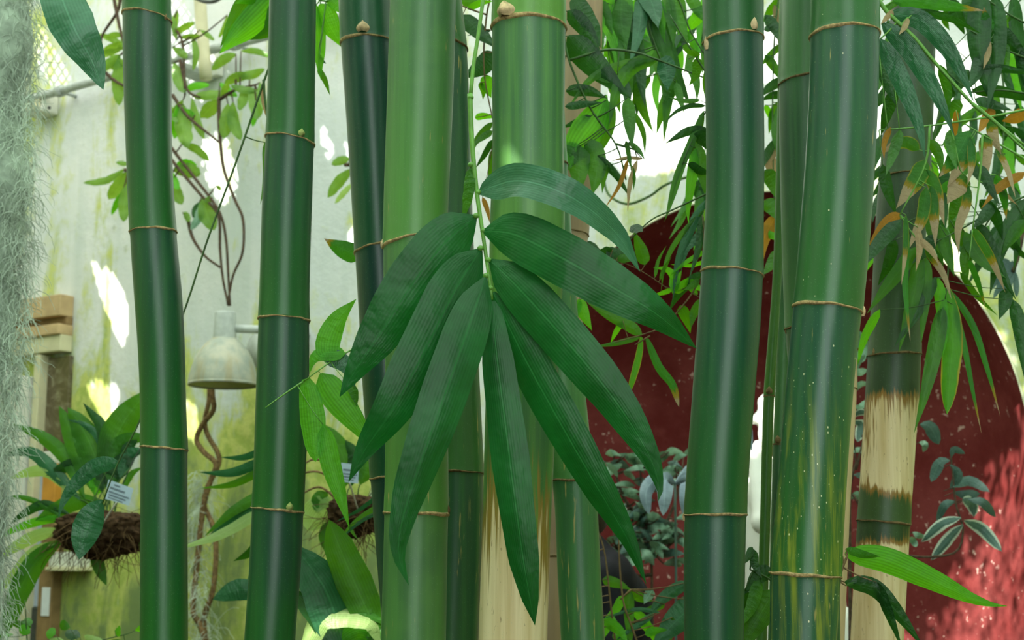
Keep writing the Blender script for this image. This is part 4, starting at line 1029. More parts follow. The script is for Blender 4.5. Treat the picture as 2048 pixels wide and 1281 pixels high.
# ------------------------------------------------------------------ on the wall: door, lamp, pipe, climber
dr = thing('door_1', WP(SZ(110, 900)[0], 0), None, None); dr['kind'] = 'structure'
wall_box('lintel', -40, 607, 147, 648, 0.0, 0.10, M['wood'], dr)
wall_box('lintel_shadow', -40, 648, 146, 664, 0.0, 0.05, M['wood2'], dr)  # brown strip stands in for the shadow under the lintel
wall_box('head_rail', -40, 664, 146, 684, 0.0, 0.11, M['wood'], dr)
wall_box('head_rail', -40, 684, 145, 716, 0.0, 0.09, M['cream'], dr)
wall_box('stile', 72, 716, 84, 1500, 0.0, 0.09, M['cream'], dr)
wall_box('pane', 84, 716, 143, 905, 0.0, 0.03, M['glass'], dr)
wall_box('rail', 84, 905, 125, 930, 0.0, 0.06, M['paint'], dr)
wall_box('panel', 98, 930, 124, 1010, 0.0, 0.05, M['orange'], dr)
wall_box('pane', 62, 930, 98, 1215, 0.0, 0.04, M['pane'], dr)
wall_box('stile', 92, 1010, 120, 1500, 0.0, 0.07, M['wood2'], dr)
wall_box('rail', 62, 1118, 94, 1134, 0.04, 0.06, M['wood2'], dr)
wall_box('rail', 62, 1215, 92, 1500, 0.0, 0.05, M['metald'], dr)
wall_box('jamb', 28, 760, 66, 1500, 0.0, 0.16, M['paint'], dr, .015)
wall_box('jamb', -30, 740, 24, 1500, 0.0, 0.12, M['paint'], dr, .015)
tag(wall_box('paper_notice', 104, 1175, 120, 1232, 0.071, 0.074, M['paper'], None, .0005), 'small white paper notice stuck on the brown door edge', 'notice')
nb = thing('wall_bracket', PW(145, 1140), 'small white shelf block fixed on the algae wall under the basket', 'bracket')
wall_box('block', 126, 1105, 182, 1135, 0, 0.10, M['paint'], nb)
wall_box('ledge', 124, 1135, 186, 1143, 0, 0.12, M['cream'], nb)

pp = thing('wall_pipe', PW(90, 190), 'grey conduit pipe running up along the back wall', 'pipe')
tube('pipe', [PW(-80, 236, .12), PW(90, 190, .12), PW(300, 131, .12), PW(540, 70, .12), PW(760, 10, .12)], 0.026, M['metal'], pp, sides=14)
for x, y in ((120, 182), (470, 88), (655, 38)):
    V, Fc = [], []
    a = PW(x, y, .12); tube_geo(V, Fc, [a - WD * .02, a + WD * .02], 0.036, None, 14); tube_geo(V, Fc, [a, a - WN * .12], 0.012, None, 8)
    pydata('pipe_clip', V, Fc, M['metal'], pp)
jb = thing('junction_box', PW(110, 216), 'pale square junction box under the conduit by the moss', 'junction box')
wall_box('box_body', 80, 196, 118, 236, 0, 0.12, M['paint'], jb, .012)
wall_box('lid', 84, 200, 114, 232, 0.12, 0.135, M['cream'], jb, .006)
V, Fc = [], []
a = PW(100, 216, .135); tube_geo(V, Fc, [a, a + WN * .012], 0.010, None, 10)
pydata('screw', V, Fc, M['metald'], jb)
vp = thing('roof_post', PW(410, 160), 'pale vertical post with foot bracket standing off the wall above the lamp', 'post')
tube('post', [PW(395, -140, .2), PW(400, 0, .2), PW(412, 158, .2)], 0.034, M['cream'], vp, sides=14)
wall_box('foot_bracket', 402, 152, 432, 164, 0, .24, M['metal'], vp)
wall_box('back_plate', 415, 105, 448, 158, 0, .05, M['paint'], vp)
tag(tube('cable', [PW(360, -30, .3), PW(385, -8, .3), PW(410, 3, .3), PW(435, 0, .3), PW(455, -20, .3)], 0.011, M['metald'], None), 'dark cable loop dipping in at the top beside the post', 'cable')

# dome lamp
lc = PW(446, 770, .42); ls = scale_at(lc)
lm = thing('dome_lamp', lc, 'weathered grey dome lamp on a wall arm under the climber', 'lamp')
rd = 68 * ls
prof = [(rd * 1.0, 0), (rd * 1.01, .10 * rd), (rd * .99, .25 * rd), (rd * .93, .52 * rd), (rd * .84, .76 * rd), (rd * .70, 1.02 * rd), (rd * .52, 1.24 * rd), (rd * .37, 1.36 * rd), (rd * .33, 1.40 * rd)]
lathe('shade', prof, lc, M['shade'], lm, 56)
lathe('shade_inner', [(rd * .985, 0.003)] + [(r * .96, z * .97) for r, z in prof[1:]] + [(0.001, 1.37 * rd)], lc, M['inner'], lm, 56)
lathe('rim', [(rd * .975, -.004), (rd * 1.015, -.006), (rd * 1.02, .008), (rd * .99, .01)], lc, M['shade'], lm, 56)
lathe('neck', [(rd * .345, 1.37 * rd), (rd * .335, 1.5 * rd), (rd * .315, 2.12 * rd), (rd * .30, 2.17 * rd), (.001, 2.18 * rd)], lc, M['metal'], lm, 40)
bt = lathe('bulb', [(.001, .45 * rd), (.12 * rd, .47 * rd), (.2 * rd, .6 * rd), (.2 * rd, .75 * rd), (.1 * rd, 1.0 * rd), (.09 * rd, 1.3 * rd)], lc, M['paper'], lm, 20)
a0 = lc + Vector((rd * .3, 0, 1.68 * rd))
tube('arm', [a0, a0 + Vector((.25, .02, -.012)), PW(600, 672, .06), PW(615, 672, 0)], 0.021, M['metal'], lm, sides=12)
V, Fc = [], []
a = PW(525, 700, 0); tube_geo(V, Fc, [a, a + WN * .02], 0.10, None, 28)
pydata('wall_plate', V, Fc, M['metal'], lm)

# climbing shrub and its twisted stems
SH = [(195, 68, 246, 98, 14, 'sg'), (246, 84, 212, 98, 14, 'sg'), (246, 96, 188, 112, 15, 'sg'), (242, 110, 204, 142, 18, 'sg'), (238, 112, 238, 198, 28, 'sg'), (246, 70, 215, 75, 12, 'sg'), (250, 120, 225, 135, 16, 'sg'), (240, 60, 260, 120, 22, 'sg'),
 (345, 72, 384, 48, 14, 'sg'), (352, 80, 346, 38, 12, 'sg'), (384, 70, 386, 132, 13, 'sg'), (348, 125, 366, 178, 26, 'sg'), (345, 95, 372, 112, 16, 'sg'), (360, 75, 395, 72, 12, 'sg'), (364, 182, 412, 172, 15, 'br'), (460, 190, 394, 192, 20, 'sg'), (366, 200, 344, 252, 17, 'sg'),
 (366, 208, 376, 284, 34, 'sg'), (358, 206, 350, 268, 24, 'br'), (384, 196, 406, 268, 18, 'sg'), (435, 200, 406, 232, 28, 'sg'), (446, 196, 456, 172, 14, 'sg'), (456, 208, 448, 268, 28, 'sg'), (466, 204, 480, 270, 24, 'sg'), (470, 150, 522, 140, 18, 'sg'), (500, 150, 455, 166, 20, 'sg'),
 (516, 182, 468, 172, 16, 'sg'), (482, 102, 532, 112, 13, 'sg'), (472, 108, 430, 136, 20, 'sg'), (500, 178, 512, 232, 28, 'sg'), (512, 212, 506, 248, 13, 'br'), (490, 175, 480, 215, 20, 'sg'), (520, 165, 530, 215, 18, 'sg'), (440, 165, 470, 190, 16, 'br'), (364, 288, 412, 318, 17, 'sg'),
 (346, 342, 394, 346, 30, 'sg'), (352, 330, 388, 330, 22, 'br'), (346, 358, 362, 402, 26, 'sg'), (402, 402, 384, 452, 18, 'gy'), (408, 394, 426, 452, 34, 'sg'), (398, 405, 388, 432, 16, 'dk'), (345, 345, 355, 375, 16, 'br'), (432, 372, 440, 380, 8, 'sg'), (425, 395, 412, 405, 14, 'sg'),
 (252, 338, 178, 362, 15, 'sg', -.1), (252, 344, 222, 392, 30, 'sg'), (246, 382, 226, 424, 12, 'br'), (254, 368, 248, 434, 26, 'sg'), (258, 330, 235, 325, 10, 'sg'), (365, 425, 378, 440, 14, 'sg'), (700, 318, 668, 328, 18, 'sg'), (704, 338, 662, 388, 22, 'sg'), (706, 366, 674, 402, 12, 'pl'), (330, 205, 352, 240, 18, 'sg'), (455, 30, 440, 70, 10, 'sg'), (355, 20, 350, 60, 12, 'sg'), (400, 60, 425, 78, 10, 'sg'), (390, 230, 360, 225, 16, 'br')]
cl = branch('leafy climbing shrub trained up the wall over the dome lamp', None,
  [[(225, -20), (232, 20), (245, 75), (275, 150)], [(240, -20), (236, 20), (205, 70), (200, 100)], [(275, 150), (320, 260), (385, 350), (420, 395), (442, 432), (452, 480), (456, 540), (460, 612)],
   [(275, 230), (345, 322), (400, 388), (436, 430), (440, 500), (446, 560), (457, 612)], [(438, 195), (438, 240), (441, 287), (448, 340), (470, 400), (486, 440), (485, 505), (466, 552), (455, 610)],
   [(345, 190), (375, 232), (420, 270), (441, 287)], [(438, 200), (470, 180), (510, 170)], [(360, 120), (375, 180), (400, 195)], [(375, 435), (385, 475), (410, 512), (440, 535)], [(205, 140), (235, 165), (270, 180)], [(250, 340), (290, 350)], [(690, 330), (740, 330)], [(230, -10), (300, 40), (360, 70), (370, 190)]],
  SH, name='climbing_shrub', cat='shrub', smat='vine', srad=4.0, off=0.38, prof='o', ripple=.06, jit=.04)
tv = thing('twisted_vine', PW(412, 1290, .3), 'bare twisted vine stems hanging below the dome lamp', 'vine')
tube('stem', [PW(x, y, .3) for x, y in ((425, 740), (425, 790), (427, 820), (405, 850), (393, 880), (408, 905), (432, 928), (422, 960), (410, 1000), (402, 1050), (392, 1150), (386, 1222), (400, 1250), (412, 1300), (416, 1420))], 0.013, M['vinet'], tv, 0.015)
tube('stem', [PW(x, y, .27) for x, y in ((418, 740), (418, 800), (410, 840), (415, 870), (435, 905), (437, 930), (415, 975), (408, 1010), (425, 1050), (432, 1100), (426, 1180), (408, 1240), (416, 1300))], 0.012, M['vinet'], tv, 0.014)
# fuzz helper
def strands(name, starts, length, seg, rad, mat, down=0.5, curl=0.9, parent=None, rr=None):
    V, Fc = [], []
    R_ = rr or random
    for p in starts:
        d = Vector((R_.uniform(-1, 1), R_.uniform(-.5, .5), R_.uniform(-1, .4))).normalized()
        pts = [p.copy()]
        st = length * R_.uniform(.6, 1.3) / seg
        for i in range(seg):
            d = (d + Vector((R_.uniform(-1, 1), R_.uniform(-1, 1), R_.uniform(-1, 1) - down)) * curl * .5).normalized()
            pts.append(pts[-1] + d * st)
        tube_geo(V, Fc, pts, rad, rad * .6, 3, cap=False)
    return pydata(name, V, Fc, mat, parent)
ms = []
for i in range(420):
    y = random.uniform(940, 1300); x = 402 + 14 * math.sin(y * .01) + random.gauss(0, 13 if y > 1010 else 6)
    ms.append(PW(x, y, .27 + random.uniform(-.05, .05)))
o = strands('vine_moss', ms, 0.16, 7, 0.0016, M['moss'], .5, 1.0)
tag(o, 'pale tufts of air-plant moss clinging to the twisted vine stems', 'moss', kind='stuff')

# ------------------------------------------------------------------ hanging moss at the left
def moss_edge(y):
    return float(np.interp(y, [-200, 0, 400, 600, 800, 1000, 1281, 1500], [86, 84, 80, 70, 52, 30, 12, 0]))
YM = 3.6
st = []
for i in range(6500):
    y = random.uniform(-180, 1400); e = moss_edge(y)
    u = random.random() ** (0.75)
    x = -75 + (e + 62) * u + random.gauss(0, 3)
    st.append(P(x, y, YM + random.uniform(-.05, .06)))
mt = thing('hanging_moss', P(0, -180, YM), 'long curtain of grey-green hanging moss at the left edge', 'moss')
o = strands('moss_strands', st, 0.09, 8, 0.00095, M['moss'], .55, 1.1, mt); o['kind'] = 'stuff'
V, Fc = [], []
pts = [P((moss_edge(y) - 75) / 2 - 6, y, YM + .03) for y in range(-180, 1500, 60)]
rad = [max(.008, (moss_edge(y) + 55) / 2 * scale_at(P(0, y, YM)) * (0.78 + .18 * math.sin(y * .021) + .1 * math.sin(y * .055)) * (1 if y < 560 else max(.12, 1 - (y - 560) / 380))) for y in range(-180, 1500, 60)]
tube_geo(V, Fc, pts, rad, None, 14)
o = pydata('moss_core', V, Fc, M['mossc'], mt)

# ------------------------------------------------------------------ hanging baskets
def basket(label, Y, cx, cy, rx, ry, leaves, tagbox, taglines, hang):
    c = P(cx, cy, Y); s = scale_at(c)
    t = thing('hanging_basket', c - Vector((0, 0, ry * s)), label, 'hanging basket', 'fibre baskets hung before the wall')
    bm = bmesh.new()
    bmesh.ops.create_icosphere(bm, subdivisions=5, radius=1)
    for v in bm.verts:
        n_ = noise.noise(v.co * 3.5) * .16 + noise.noise(v.co * 9) * .10 + noise.noise(v.co * 22) * .05
        z = v.co.z
        v.co = v.co * (1 + n_)
        if z > .2: v.co.z = .2 + (v.co.z - .2) * .5
        v.co = Vector((v.co.x * rx * s, v.co.y * rx * s * .9, v.co.z * ry * s)) + c
    me = bpy.data.meshes.new('basket_body'); bm.to_mesh(me); bm.free()
    mesh_obj('basket_body', me, M['bark'], t)
    R_ = random.Random(cx)
    ss_ = []
    for i in range(160):
        a = R_.uniform(0, 6.28); e = R_.uniform(-1, .25)
        ss_.append(c + Vector((math.cos(a) * math.cos(e) * rx * s, math.sin(a) * math.cos(e) * rx * s * .9, math.sin(e) * ry * s)))
    o = strands('roots', ss_, .12, 6, .0013, M['root'], .4, .7, t, R_); o['kind'] = 'stuff'
    for q in hang:
        tube('hanger_wire', [P(x, y, Y) for x, y in q], 0.002, M['metald'], t, sides=6)
    for lf in leaves:
        pts, w, m = lf[0], lf[1], lf[2]
        kw = lf[3] if len(lf) > 3 else {}
        lo, _ = leaf(t, pts, w, m, Y, **dict(dict(prof='w', seg=14, roll=0), **kw))
        b0 = P(pts[0][0], pts[0][1], Y + (pts[0][2] if len(pts[0]) > 2 else 0))
        tp = c + Vector((random.uniform(-.4, .4) * rx * s, random.uniform(-.3, .3) * rx * s, .1 * ry * s))
        if b0.z > c.z - ry * s * .3 or abs(b0.x - c.x) > rx * s * .6:
            tube('leaf_stalk', [tp, tp.lerp(b0, .6) + Vector((0, 0, .02)), b0], .003, M['stemd'], lo, .002, 6, 6)
    # name tag on a stake
    q = [P(x, y, Y - .22) for x, y in tagbox]
    tg = bpy.data.objects
    nrm = (q[1] - q[0]).cross(q[3] - q[0]).normalized()
    if nrm.y > 0: nrm = -nrm
    pl = pydata('name_tag', q + [p - nrm * .002 for p in q], [(0, 1, 2, 3), (7, 6, 5, 4), (0, 4, 5, 1), (1, 5, 6, 2), (2, 6, 7, 3), (3, 7, 4, 0)], M['tagw'], t, smooth=False)
    V, Fc = [], []
    for u0, u1, v, h in taglines:
        f = lambda u, vv: q[0] + (q[1] - q[0]) * u + (q[3] - q[0]) * vv + nrm * .001
        b = len(V); V += [f(u0, v), f(u1, v), f(u1, v + h), f(u0, v + h)]; Fc.append((b, b + 1, b + 2, b + 3))
    o = pydata('tag_print', V, Fc, M['ink'], pl, smooth=False)
    tube('tag_stake', [q[3].lerp(q[2], .5), c + Vector((.02, -.1, 0))], .003, M['paint'], t, sides=6)
    return t
LINES = [(.25, .5, .12, .07), (.12, .72, .30, .10), (.1, .9, .52, .08), (.12, .8, .68, .08), (.12, .7, .84, .05)]
basket('fibre hanging basket with broad orchid-like leaves and a white name tag', 5.0, 205, 1058, 88, 58, [
 ([(188, 985), (165, 920), (140, 860), (118, 812)], 44, 'gn'), ([(205, 985), (188, 910), (160, 850), (135, 815)], 58, 'gn'), ([(228, 975), (225, 900), (250, 840), (300, 778)], 66, 'gn'),
 ([(225, 960), (200, 880), (168, 850), (135, 840)], 17, 'tl'), ([(222, 960), (205, 860), (185, 830), (166, 806)], 26, 'dk'), ([(222, 970), (230, 900), (262, 878), (310, 878)], 32, 'gn'), ([(240, 960), (258, 912), (290, 900)], 30, 'tl'),
 ([(170, 1000), (135, 920), (85, 875), (22, 848)], 30, 'gn'), ([(160, 1000), (105, 940), (60, 905), (0, 912)], 28, 'tl'), ([(222, 930), (170, 925), (130, 935), (92, 952)], 30, 'dk'), ([(150, 990), (100, 945), (60, 945), (18, 958)], 26, 'pl'),
 ([(205, 925), (200, 950), (190, 992)][::-1], 40, 'br'), ([(200, 1000), (150, 1005), (110, 1022), (70, 1042)], 36, 'gn'), ([(182, 1085), (192, 1115), (200, 1140), (213, 1172)], 26, 'gn'), ([(242, 1055), (262, 1068), (292, 1105)], 24, 'gn'),
 ([(150, 1040), (95, 1040), (40, 1055), (-10, 1080)], 18, 'br'), ([(135, 1060), (80, 1070), (30, 1095), (-10, 1125)], 26, 'pl'), ([(120, 1085), (70, 1105), (30, 1150), (-10, 1190)], 26, 'pl'), ([(130, 1075), (75, 1120), (40, 1180), (20, 1235), (-5, 1290)], 46, 'gn'),
 ([(130, 1040), (85, 1010), (40, 995), (-5, 1000)], 12, 'gn'), ([(140, 1030), (90, 1010), (45, 1030), (20, 1050)], 20, 'dk'), ([(262, 935), (255, 900), (275, 880)], 26, 'dk'), ([(218, 985), (232, 935), (245, 905)], 34, 'dk'), ([(205, 985), (205, 930), (215, 880)], 30, 'dk'), ([(240, 990), (262, 950), (285, 935)], 14, 'gn')],
 [(217, 960), (267, 978), (258, 1012), (209, 998)], LINES, [[(215, 1040), (262, 930), (312, 800), (316, 400), (290, -150)], [(285, 1035), (310, 900), (316, 400)]])
basket('smaller dark root ball basket half hidden behind the pale culm', 4.7, 710, 1022, 52, 52, [
 ([(665, 1000), (650, 1010), (632, 1030), (615, 1062)], 62, 'pl', dict(prof='o')), ([(655, 985), (640, 1000), (632, 1025)], 34, 'gn'), ([(660, 1040), (648, 1070), (655, 1110)], 22, 'gn'), ([(680, 985), (690, 930), (670, 880), (650, 850)], 44, 'gn'), ([(700, 975), (712, 920), (690, 880)], 34, 'dk'), ([(720, 970), (735, 930), (720, 890)], 36, 'gn')],
 [(682, 926), (718, 930), (716, 968), (682, 964)], LINES[1:], [[(735, 1000), (775, 900), (770, 500), (740, -150)], [(755, 1000), (780, 900)]])
for i, pts in enumerate([[(690, 1000), (650, 950), (615, 945), (590, 960)], [(680, 1005), (640, 975), (600, 990)], [(690, 990), (655, 930), (625, 920), (600, 935)]]):
    tube('aerial_root', [P(x, y, 4.7) for x, y in pts], .005, M['vinet'], [o for o in bpy.data.objects if o.name.startswith('hanging_basket')][-1], .003, 6)

# ------------------------------------------------------------------ shrub, succulent, statue and person at the niche
YS = 5.35
def shrub(label, stems, centres, nl, wl, mats, Y, seed, name='potted_shrub', stemmat='vine', srad=4):
    R_ = random.Random(seed)
    lv = []
    for cx, cy, rx, ry, k in centres:
        for i in range(int(nl * k)):
            a = R_.uniform(0, 6.28); q = math.sqrt(R_.random())
            x, y = cx + math.cos(a) * rx * q, cy + math.sin(a) * ry * q
            an = R_.uniform(-.5, .9) + (0 if R_.random() < .5 else math.pi - .6)
            L = R_.uniform(.7, 1.3) * wl * 2.6
            lv.append(([(x, y, R_.uniform(-.12, .12)), (x + L * .5 * math.cos(an), y + L * .5 * math.sin(an) - 3, R_.uniform(-.12, .12)), (x + L * math.cos(an), y + L * math.sin(an) + 3, R_.uniform(-.12, .12))], wl * R_.uniform(.75, 1.2), R_.choice(mats), dict(roll=R_.uniform(-40, 40), seg=6)))
    return branch(label, Y, stems, lv, name=name, cat='shrub', smat=stemmat, srad=srad, prof='w', twigs=True)
shrub('grey-green leafy shrub in front of the dark side of the niche',
  [[(1322, 1700), (1308, 1400), (1304, 1180), (1302, 1120), (1290, 1040), (1280, 940)], [(1304, 1150), (1270, 1150), (1235, 1100)], [(1300, 1100), (1340, 1030), (1360, 970)], [(1295, 1050), (1250, 1000), (1225, 930)], [(1302, 1120), (1340, 1090), (1365, 1070)]],
  [(1235, 945, 40, 50, 1), (1345, 930, 32, 40, .7), (1275, 1010, 60, 40, 1), (1290, 1060, 75, 40, 1.5), (1235, 1090, 45, 45, 1), (1330, 1100, 40, 35, .6), (1110, 1140, 22, 60, .4)], 20, 17, ['gy', 'gy', 'gy', 'vd'], YS, 3)
ag = thing('drooping_succulent', P(1340, 1100, 4.55), 'blue-grey plant with thick drooping leaves between shrub and lone culm', 'plant')
tube('stem', [P(1350, 1700, 4.55), P(1352, 1200, 4.55), P(1350, 965, 4.55)], .004, M['vd'], ag)
for pts, w in (([(1350, 968), (1315, 958, -.05), (1292, 985, -.08), (1298, 1030, -.09)], 30), ([(1350, 968), (1332, 960, -.08), (1330, 990, -.12), (1326, 1032, -.13)], 34), ([(1350, 968), (1375, 958, -.06), (1372, 995, -.1), (1368, 1032, -.1)], 32), ([(1350, 968), (1430, 900, 0), (1485, 850, 0), (1504, 905, 0)], 34), ([(1350, 968), (1390, 940, .05), (1420, 960, .08), (1430, 1020, .08)], 32)):
    leaf(ag, pts, w, 'bg', 4.55, prof='o', roll=0, fold=.4, seg=14, ripple=0)
vs_ = thing('variegated_shrub', P(1702, 1500, 4.6), 'shrub with white-edged slate leaves against the sunlit red niche', 'shrub')
YV = 4.6
for st_ in ([(1702, 1500), (1700, 1000), (1712, 930), (1705, 880), (1690, 830)], [(1712, 940), (1722, 900), (1735, 850)], [(1706, 990), (1780, 1100), (1900, 1110), (1926, 1065), (1912, 1010), (1906, 955), (1902, 915), (1905, 898)]):
    tube('stem', [P(x, y, YV) for x, y in st_], .008 if st_[0][1] == 1500 else .0045, M['vine'], vs_, .003)
for pts, w, m in (([(1903, 915), (1908, 900), (1930, 908)], 15, 'vd'), ([(1900, 922), (1880, 925), (1862, 965)], 24, 'vd'), ([(1900, 930), (1916, 950), (1900, 980)], 20, 'vd'), ([(1906, 975), (1940, 962), (1980, 985)], 22, 'vd'), ([(1908, 985), (1930, 990), (1960, 988)], 20, 'vd'), ([(1925, 1000), (1945, 1010), (1948, 1035)], 28, 'vg'), ([(1935, 1000), (1965, 1005), (1992, 1035)], 20, 'vd'),
   ([(1912, 1003), (1890, 1010), (1873, 1045)], 18, 'vd'), ([(1922, 1036), (1885, 1048), (1842, 1085)], 24, 'vg'), ([(1926, 1050), (1900, 1075), (1862, 1122)], 24, 'vg'), ([(1928, 1042), (1965, 1060), (2004, 1104)], 26, 'vg'), ([(1840, 850), (1860, 855), (1878, 890)], 28, 'vd'), ([(1838, 885), (1850, 890), (1846, 905)], 14, 'gy'),
   ([(1825, 1065), (1835, 1072), (1850, 1075)], 14, 'gy'), ([(1820, 1075), (1828, 1085), (1832, 1095)], 14, 'gy'), ([(1700, 660), (1718, 670), (1735, 690)], 16, 'gy'), ([(1735, 660), (1715, 690), (1695, 700)], 14, 'gy'), ([(1730, 710), (1712, 730), (1700, 760)], 16, 'gy'), ([(1735, 740), (1715, 745), (1700, 735)], 16, 'gy'), ([(1700, 790), (1720, 770), (1738, 770)], 14, 'gy'),
   ([(1705, 835), (1722, 825), (1742, 832)], 14, 'vg'), ([(1706, 845), (1722, 850), (1715, 885)], 22, 'vg'), ([(1700, 905), (1720, 900), (1735, 912)], 12, 'gy'), ([(1706, 950), (1725, 955), (1735, 985)], 14, 'vd'), ([(1700, 1000), (1715, 990), (1730, 1010)], 16, 'gy'), ([(1695, 690), (1708, 700), (1712, 730)], 14, 'gy'), ([(1740, 680), (1730, 700), (1725, 725)], 14, 'gy'), ([(1705, 770), (1698, 790), (1700, 815)], 12, 'gy'), ([(1735, 800), (1720, 815), (1705, 812)], 13, 'gy'), ([(1700, 880), (1695, 900), (1705, 925)], 12, 'gy'), ([(1725, 870), (1738, 880), (1740, 905)], 12, 'vg')):
    leaf(vs_, [(x, y, random.uniform(-.04, .04)) for x, y in pts], w, m, YV, prof='o', roll=random.uniform(-20, 20), seg=8)
    tube('leaf_stalk', [P(pts[0][0], pts[0][1], YV), P(pts[0][0] + (1712 - pts[0][0]) * .1, pts[0][1] + 8, YV + .01)], .0015, M['vine'], vs_, sides=5)
ap = thing('air_plant', P(2020, 520, 4.4), 'grey strap-leaved air plant hanging at the right edge beside the arch', 'plant')
tube('stem', [P(2055, 400, 4.4), P(2040, 500, 4.4), P(2025, 545, 4.4)], .006, M['vine'], ap)
for i in range(16):
    a = random.uniform(1.7, 5.2); L = random.uniform(35, 65)
    leaf(ap, [(2030, 545), (2030 + L * .6 * math.cos(a), 545 - L * .5 * math.sin(a)), (2030 + L * math.cos(a), 545 - L * .5 * math.sin(a) + 30)], 12, 'vd', 4.4, prof='l', roll=0, seg=8)

def capsule(bm, a, b, ra, rb, n=14):
    a, b = Vector(a), Vector(b)
    d = b - a; L = max(d.length, 1e-5); t = d / L
    x = t.orthogonal().normalized(); y = t.cross(x)
    rings = []
    for k in range(-6, 1): rings.append((ra * math.sin(k * math.pi / 12), ra * math.cos(k * math.pi / 12)))
    for k in range(0, 7): rings.append((L + rb * math.sin(k * math.pi / 12), rb * math.cos(k * math.pi / 12)))
    vv = [[bm.verts.new(a + t * h + x * (max(r, 1e-4) * math.cos(2 * math.pi * j / n)) + y * (max(r, 1e-4) * math.sin(2 * math.pi * j / n))) for j in range(n)] for h, r in rings]
    for r0, r1 in zip(vv[:-1], vv[1:]):
        for j in range(n): bm.faces.new((r0[j], r0[(j + 1) % n], r1[(j + 1) % n], r1[j]))
    bm.faces.new(vv[0][::-1]); bm.faces.new(vv[-1])
def body(name, caps, mat, parent, vox=.012, sm=6):
    bm = bmesh.new()
    for c in caps: capsule(bm, *c)
    me = bpy.data.meshes.new(name); bm.to_mesh(me); bm.free()
    o = mesh_obj(name, me, mat, parent)
    m = o.modifiers.new('remesh', 'REMESH'); m.mode = 'VOXEL'; m.voxel_size = vox; m.use_smooth_shade = True
    s = o.modifiers.new('smooth', 'SMOOTH'); s.factor = .5; s.iterations = sm
    return o
# standing person in black, facing left, head bowed, seen between the culms
def person():
    c = P(1195, 1120, 4.72); X0, Y0 = c.x, 4.72
    t = thing('person', (X0, Y0, 0), 'person in black clothes standing bent forward behind the scratched bamboo culm', 'person')
    w = lambda x, y, z: (X0 + x, Y0 + y, z if z < .1 else z * 1.03)
    caps = [(w(.06, -.09, .06), w(.04, -.09, .50), .055, .06), (w(.04, -.09, .50), w(.06, -.08, .90), .065, .095), (w(.06, .09, .06), w(.04, .09, .50), .055, .06), (w(.04, .09, .50), w(.06, .08, .90), .065, .095),
            (w(.06, -.09, .04), w(-.12, -.10, .03), .04, .035), (w(.06, .09, .04), w(-.12, .10, .03), .04, .035),
            (w(.06, -.06, .92), w(.06, .06, .92), .13, .13), (w(.06, 0, .95), w(.04, 0, 1.15), .14, .145), (w(.05, -.05, 1.15), w(.05, -.05, 1.30), .125, .125), (w(.05, .05, 1.15), w(.05, .05, 1.30), .125, .125),
            (w(.02, -.10, 1.38), w(.02, .10, 1.38), .10, .10), (w(.00, -.02, 1.43), w(-.06, 0, 1.52), .075, .055),
            (w(.01, -.17, 1.39), w(.06, -.22, 1.13), .062, .05), (w(.06, -.22, 1.13), w(-.02, -.24, 1.22), .048, .038),
            (w(.01, .17, 1.39), w(.05, .20, 1.12), .062, .05), (w(.05, .20, 1.12), w(-.14, .14, 1.20), .048, .038)]
    body('body', caps, M['black'], t)
    hd = [(w(-.085, 0, 1.60), w(-.10, 0, 1.66), .085, .09), (w(-.13, 0, 1.57), w(-.14, 0, 1.60), .06, .062), (w(-.19, 0, 1.605), w(-.205, 0, 1.585), .012, .016), (w(-.06, 0, 1.50), w(-.08, 0, 1.57), .05, .055), (w(-.09, -.085, 1.60), w(-.09, -.088, 1.63), .014, .018), (w(-.09, .085, 1.60), w(-.09, .088, 1.63), .014, .018)]
    body('head', hd, M['skin'], t, .007, 3)
    body('hair', [(w(-.06, 0, 1.63), w(-.09, 0, 1.69), .097, .092), (w(-.03, 0, 1.58), w(-.04, 0, 1.62), .07, .08)], M['hair'], t, .008, 2)
    hand = [(w(-.02, -.245, 1.225), w(-.07, -.245, 1.245), .028, .03)]
    for i, (dz, L) in enumerate(((.022, .06), (.008, .068), (-.006, .064), (-.02, .052))):
        a = w(-.085, -.245, 1.25 + dz); b = w(-.085 - L * .6, -.24, 1.255 + dz); e = w(-.085 - L * .8, -.215, 1.24 + dz)
        hand += [(a, b, .0095, .009), (b, e, .009, .008)]
    hand += [(w(-.05, -.25, 1.27), w(-.075, -.24, 1.30), .011, .009)]
    body('hand', hand, M['skin'], t, .005, 2)
person()
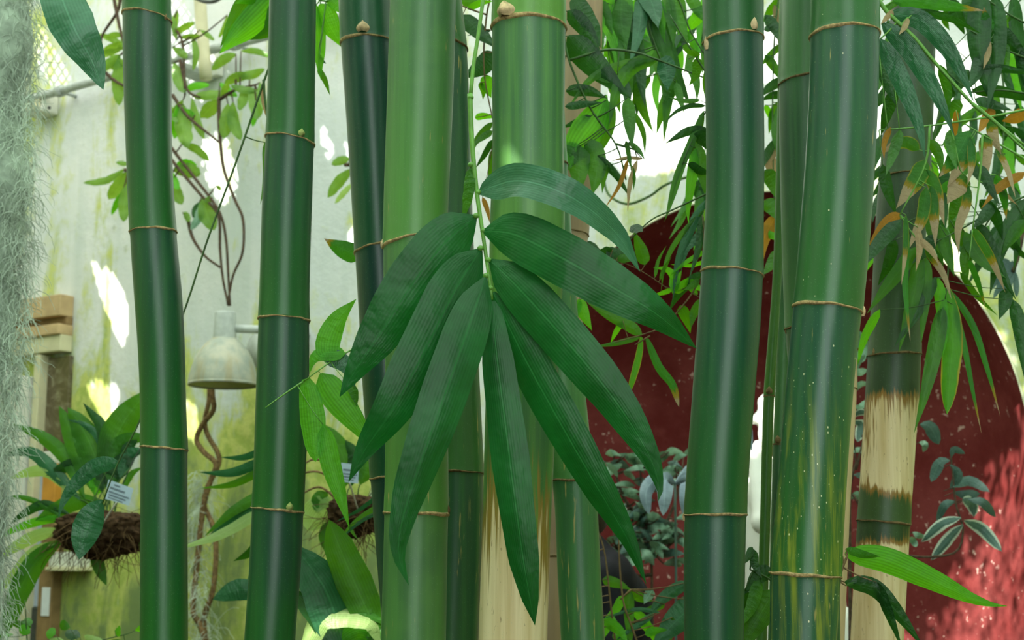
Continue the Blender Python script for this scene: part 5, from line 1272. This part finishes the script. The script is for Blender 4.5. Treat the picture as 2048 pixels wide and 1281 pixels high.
# white marble figure in the niche, facing left
def statue():
    c = P(1578, 830, 5.25); X0, Y0 = c.x, 5.25
    t = thing('marble_statue', (X0, Y0, 0), 'white marble statue standing in the red niche behind the bamboo', 'statue')
    w = lambda x, y, z: (X0 + x, Y0 + y, z)
    h = c.z
    caps = [(w(0, 0, h + .02), w(.005, 0, h + .05), .095, .10), (w(-.055, 0, h - .04), w(-.06, 0, h - .02), .06, .062), (w(-.10, 0, h + .01), w(-.142, 0, h - .025), .014, .017), (w(-.10, 0, h - .07), w(-.09, 0, h - .09), .022, .03), (w(-.085, 0, h + .03), w(-.09, 0, h + .045), .03, .03),
            (w(.01, 0, h - .06), w(.0, 0, h - .16), .055, .06), (w(-.03, -.13, h - .23), w(-.01, .13, h - .23), .085, .085), (w(-.05, -.05, h - .30), w(-.05, .05, h - .30), .13, .13), (w(-.05, 0, h - .38), w(-.04, 0, h - .65), .14, .15),
            (w(-.02, -.17, h - .23), w(-.14, -.20, h - .40), .06, .05), (w(-.14, -.20, h - .40), w(-.15, -.12, h - .16), .045, .03), (w(.03, .17, h - .27), w(.08, .20, h - .55), .06, .05), (w(.08, .2, h - .55), w(-.05, .18, h - .70), .045, .035),
            (w(-.02, -.06, h - .7), w(.02, -.08, h - 1.25), .16, .20), (w(.04, .06, h - .7), w(.04, .08, h - 1.25), .16, .19), (w(-.08, -.1, h - .75), w(-.10, -.12, h - 1.25), .05, .06), (w(.16, -.1, h - .75), w(.18, -.12, h - 1.25), .05, .06), (w(-.15, -.12, h - .16), w(-.135, -.09, h - .12), .028, .02)]
    body('figure', caps, M['marble'], t, .011, 4)
    lathe('pedestal', [(.30, -h + .0), (.30, -h + .08), (.25, -h + .12), (.25, -1.40), (.30, -1.34), (.30, -1.26), (.001, -1.26)], Vector((X0 + .04, Y0, h)), M['marble'], t, 4)
    body('hair', [(w(.03, 0, h + .06), w(.05, 0, h - .02), .09, .075), (w(.09, 0, h + .0), w(.11, 0, h - .02), .045, .04)], M['marble'], t, .01, 2)
statue()
